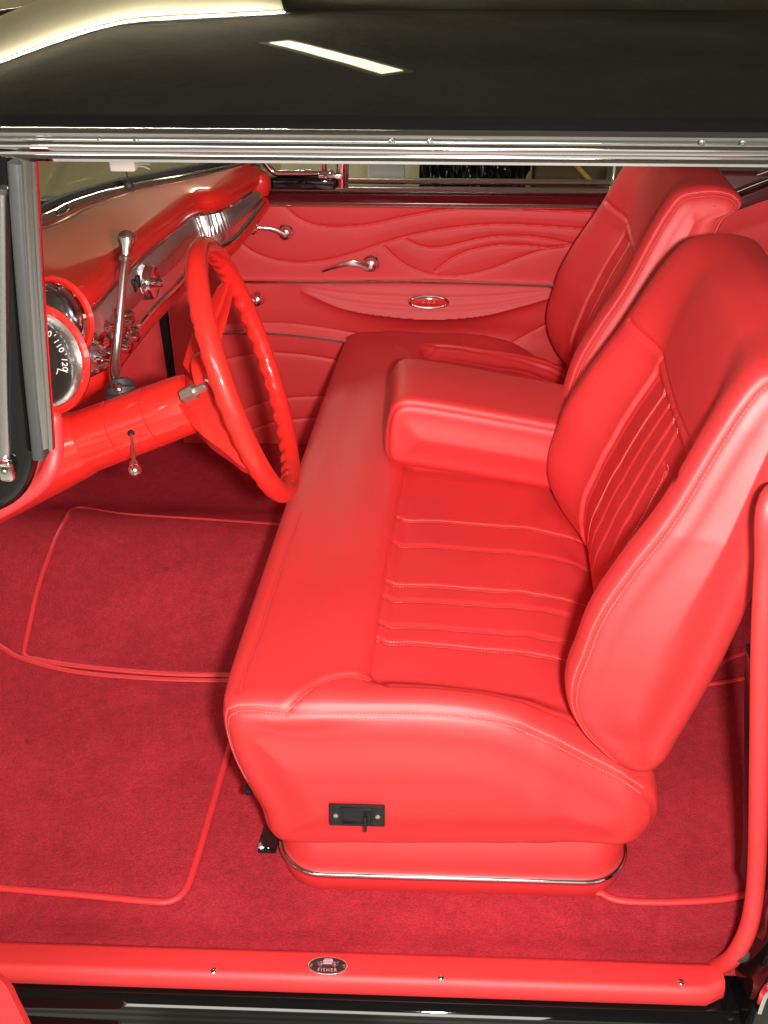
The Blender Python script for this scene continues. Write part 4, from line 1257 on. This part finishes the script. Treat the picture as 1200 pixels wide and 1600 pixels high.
bv = bvh_of(pts, CF); b = MB(); lo = np.vstack([ln, ln[:1]]); stitches(b, offset_on(bv, resample(lo, 300), .003, .0007), .0011)
b.build('armrest_stitching', SEAM, seat)

# ---- open driver door, only its lower rear corner shows
b = MB()
Q = [at(-60, 1480, y=.60), at(2, 1532, y=.60), at(20, 1562, y=.595), at(48, 1625, y=.585), at(60, 1700, y=.57)]
Q = resample(smooth_curve(Q, 30), 30)
L_ = np.array(Q); L2 = L_ + np.array([-.25, -.02, -.02])
rowsd = np.array([L2, L_ + np.array([-.02, 0, .004]), L_, L_ + np.array([0, .01, -.012]), L2 + np.array([0, .02, -.02])])
b.add(rowsd.reshape(-1, 3), grid_faces(5, 30, True, False)); b.build('driver_door', VINYL, car)

# ---- rear bench front edge seen past the near backrest
slab('rear_seat_riser', .62, .9, .90, 2.1, .40, .70, VINYL, car, .03)

# ================================================================== loose things and what stands behind
root = thing('wire_connector', 'small white plastic connector with bare wires hanging above the windshield', 'connector', at(195, 256, y=1.6))
b = MB(); c = at(194, 255, y=1.6); rbox(b, c, .040, .03, .020, .003); rbox(b, c + np.array([0, -.012, .011]), .022, .01, .006, .001); b.build('connector_shell', WPLASTIC, root)
b = MB()
for k in range(4):
    s_ = c + np.array([.019, -.008 + .005 * k, -.003 + .002 * k]); tube(b, smooth_curve([s_, s_ + np.array([.012, 0, .001 * k]), s_ + np.array([.022, .002 * k, -.004 + .004 * k])], 10), .0011, 6)
b.build('wires', WIRE, root)
b = MB(); tube(b, [c + np.array([0, .004, -.008]), c + np.array([.001, .006, -.03])], .0016, 6); lathe(b, ball(.008, 8), c + np.array([.001, .006, -.036]), (0, 0, 1), 14); b.build('mount_stub', RUBBER, root)

o = slab('white_panel', at(575, 300, y=3.6)[0], at(632, 300, y=3.6)[0], 3.6, 3.63, 0, 1.25, WBOARD)
tagtop(o, 'narrow white board standing upright behind the passenger door', 'board')
b = MB(); NX, NZ = 60, 50
for_x = np.linspace(at(655, 270, y=3.4)[0], at(825, 270, y=3.4)[0], NX); zz = np.linspace(0, 1.15, NZ); X, Z = np.meshgrid(for_x, zz, indexing='ij')
cr = .05 * np.sin(X * 31 + 3 * np.sin(Z * 9)) * np.sin(Z * 12 + 2) + .03 * np.sin(X * 80 + Z * 40) * np.sin(X * 20) + .02 * rng.normal(size=X.shape)
V1 = np.stack([X, 3.4 + cr - .12 * np.sin(np.pi * (X - for_x[0]) / (for_x[-1] - for_x[0])), Z], 2); V2_ = V1.copy(); V2_[..., 1] = 3.62
n_ = NX * NZ; f = grid_faces(NX, NZ) + [tuple(i + n_ for i in q) for q in grid_faces(NX, NZ, flip=True)]
bd = [i * NZ for i in range(NX)] + [(NX - 1) * NZ + j for j in range(1, NZ)] + [i * NZ + NZ - 1 for i in range(NX - 2, -1, -1)] + [j for j in range(NZ - 2, 0, -1)]
for i in range(len(bd)): a_, c_ = bd[i], bd[(i + 1) % len(bd)]; f.append((a_, c_, c_ + n_, a_ + n_))
o = finish('plastic_sheet', np.vstack([V1.reshape(-1, 3), V2_.reshape(-1, 3)]), f, BAG)
tagtop(o, 'crumpled shiny black plastic covering beyond the passenger window', 'plastic sheet')
root = thing('cardboard_box', 'tall brown box with yellow edging beyond the passenger window', 'box', (at(885, 280, y=3.5)[0], 3.6, 0))
x0b, x1b = at(835, 280, y=3.5)[0], at(948, 280, y=3.5)[0]
b = MB(); rbox(b, ((x0b + x1b) / 2, 3.7, .5), x1b - x0b, .4, 1.0, .01); b.build('box_body', CARD, root)
b = MB(); tube(b, smooth_curve([at(885, 243, y=3.488), at(900, 258, y=3.488), at(925, 285, y=3.488)], 12), .008, 8); b.build('box_edging', GOLD, root)
root = thing('wall_cabinet', 'dark cabinet fixed high on the beige wall at the upper left', 'cabinet', tuple(at(20, 10, y=4.9)))
b = MB(); c0 = at(-40, -30, y=4.85); c1 = at(85, 14, y=4.85); rbox(b, ((c0[0] + c1[0]) / 2, 4.88, (c0[2] + c1[2]) / 2), c1[0] - c0[0], .2, c0[2] - c1[2], .01); b.build('cabinet_body', SATIN, root)
root = thing('work_light', 'round black object against the wall at the upper left edge', 'lamp', tuple(at(2, 48, y=4.7)))
b = MB(); lathe(b, [(.02, -.06), (.06, -.05), (.07, 0), (.055, .012), (.01, .014)], at(0, 48, y=4.7), (.1, -1, .1), 24); b.build('lamp_body', SATIN, root)
# ceiling fixtures that the tubes sit in
for loc, lx, wd, rz, lab in (((-.34, 3.685, 3.042), .86, .15, math.degrees(math.atan2(-.65, .48)), 'short fluorescent fitting that shines over the middle of the roof'), ((-1.62, 4.42, 3.015), 2.3, .07, math.degrees(math.atan2(1.8, 2.88)), 'long fluorescent fitting along the top of the beige wall')):
    root = thing('ceiling_light', lab, 'ceiling light', loc)
    b = MB(); a_ = math.radians(rz); A = np.array([[math.cos(a_), math.sin(a_), 0], [-math.sin(a_), math.cos(a_), 0], [0, 0, 1]])
    rbox(b, loc, lx, wd, .008, .002, ax=A); b.build('lamp_housing', WPLASTIC, root)
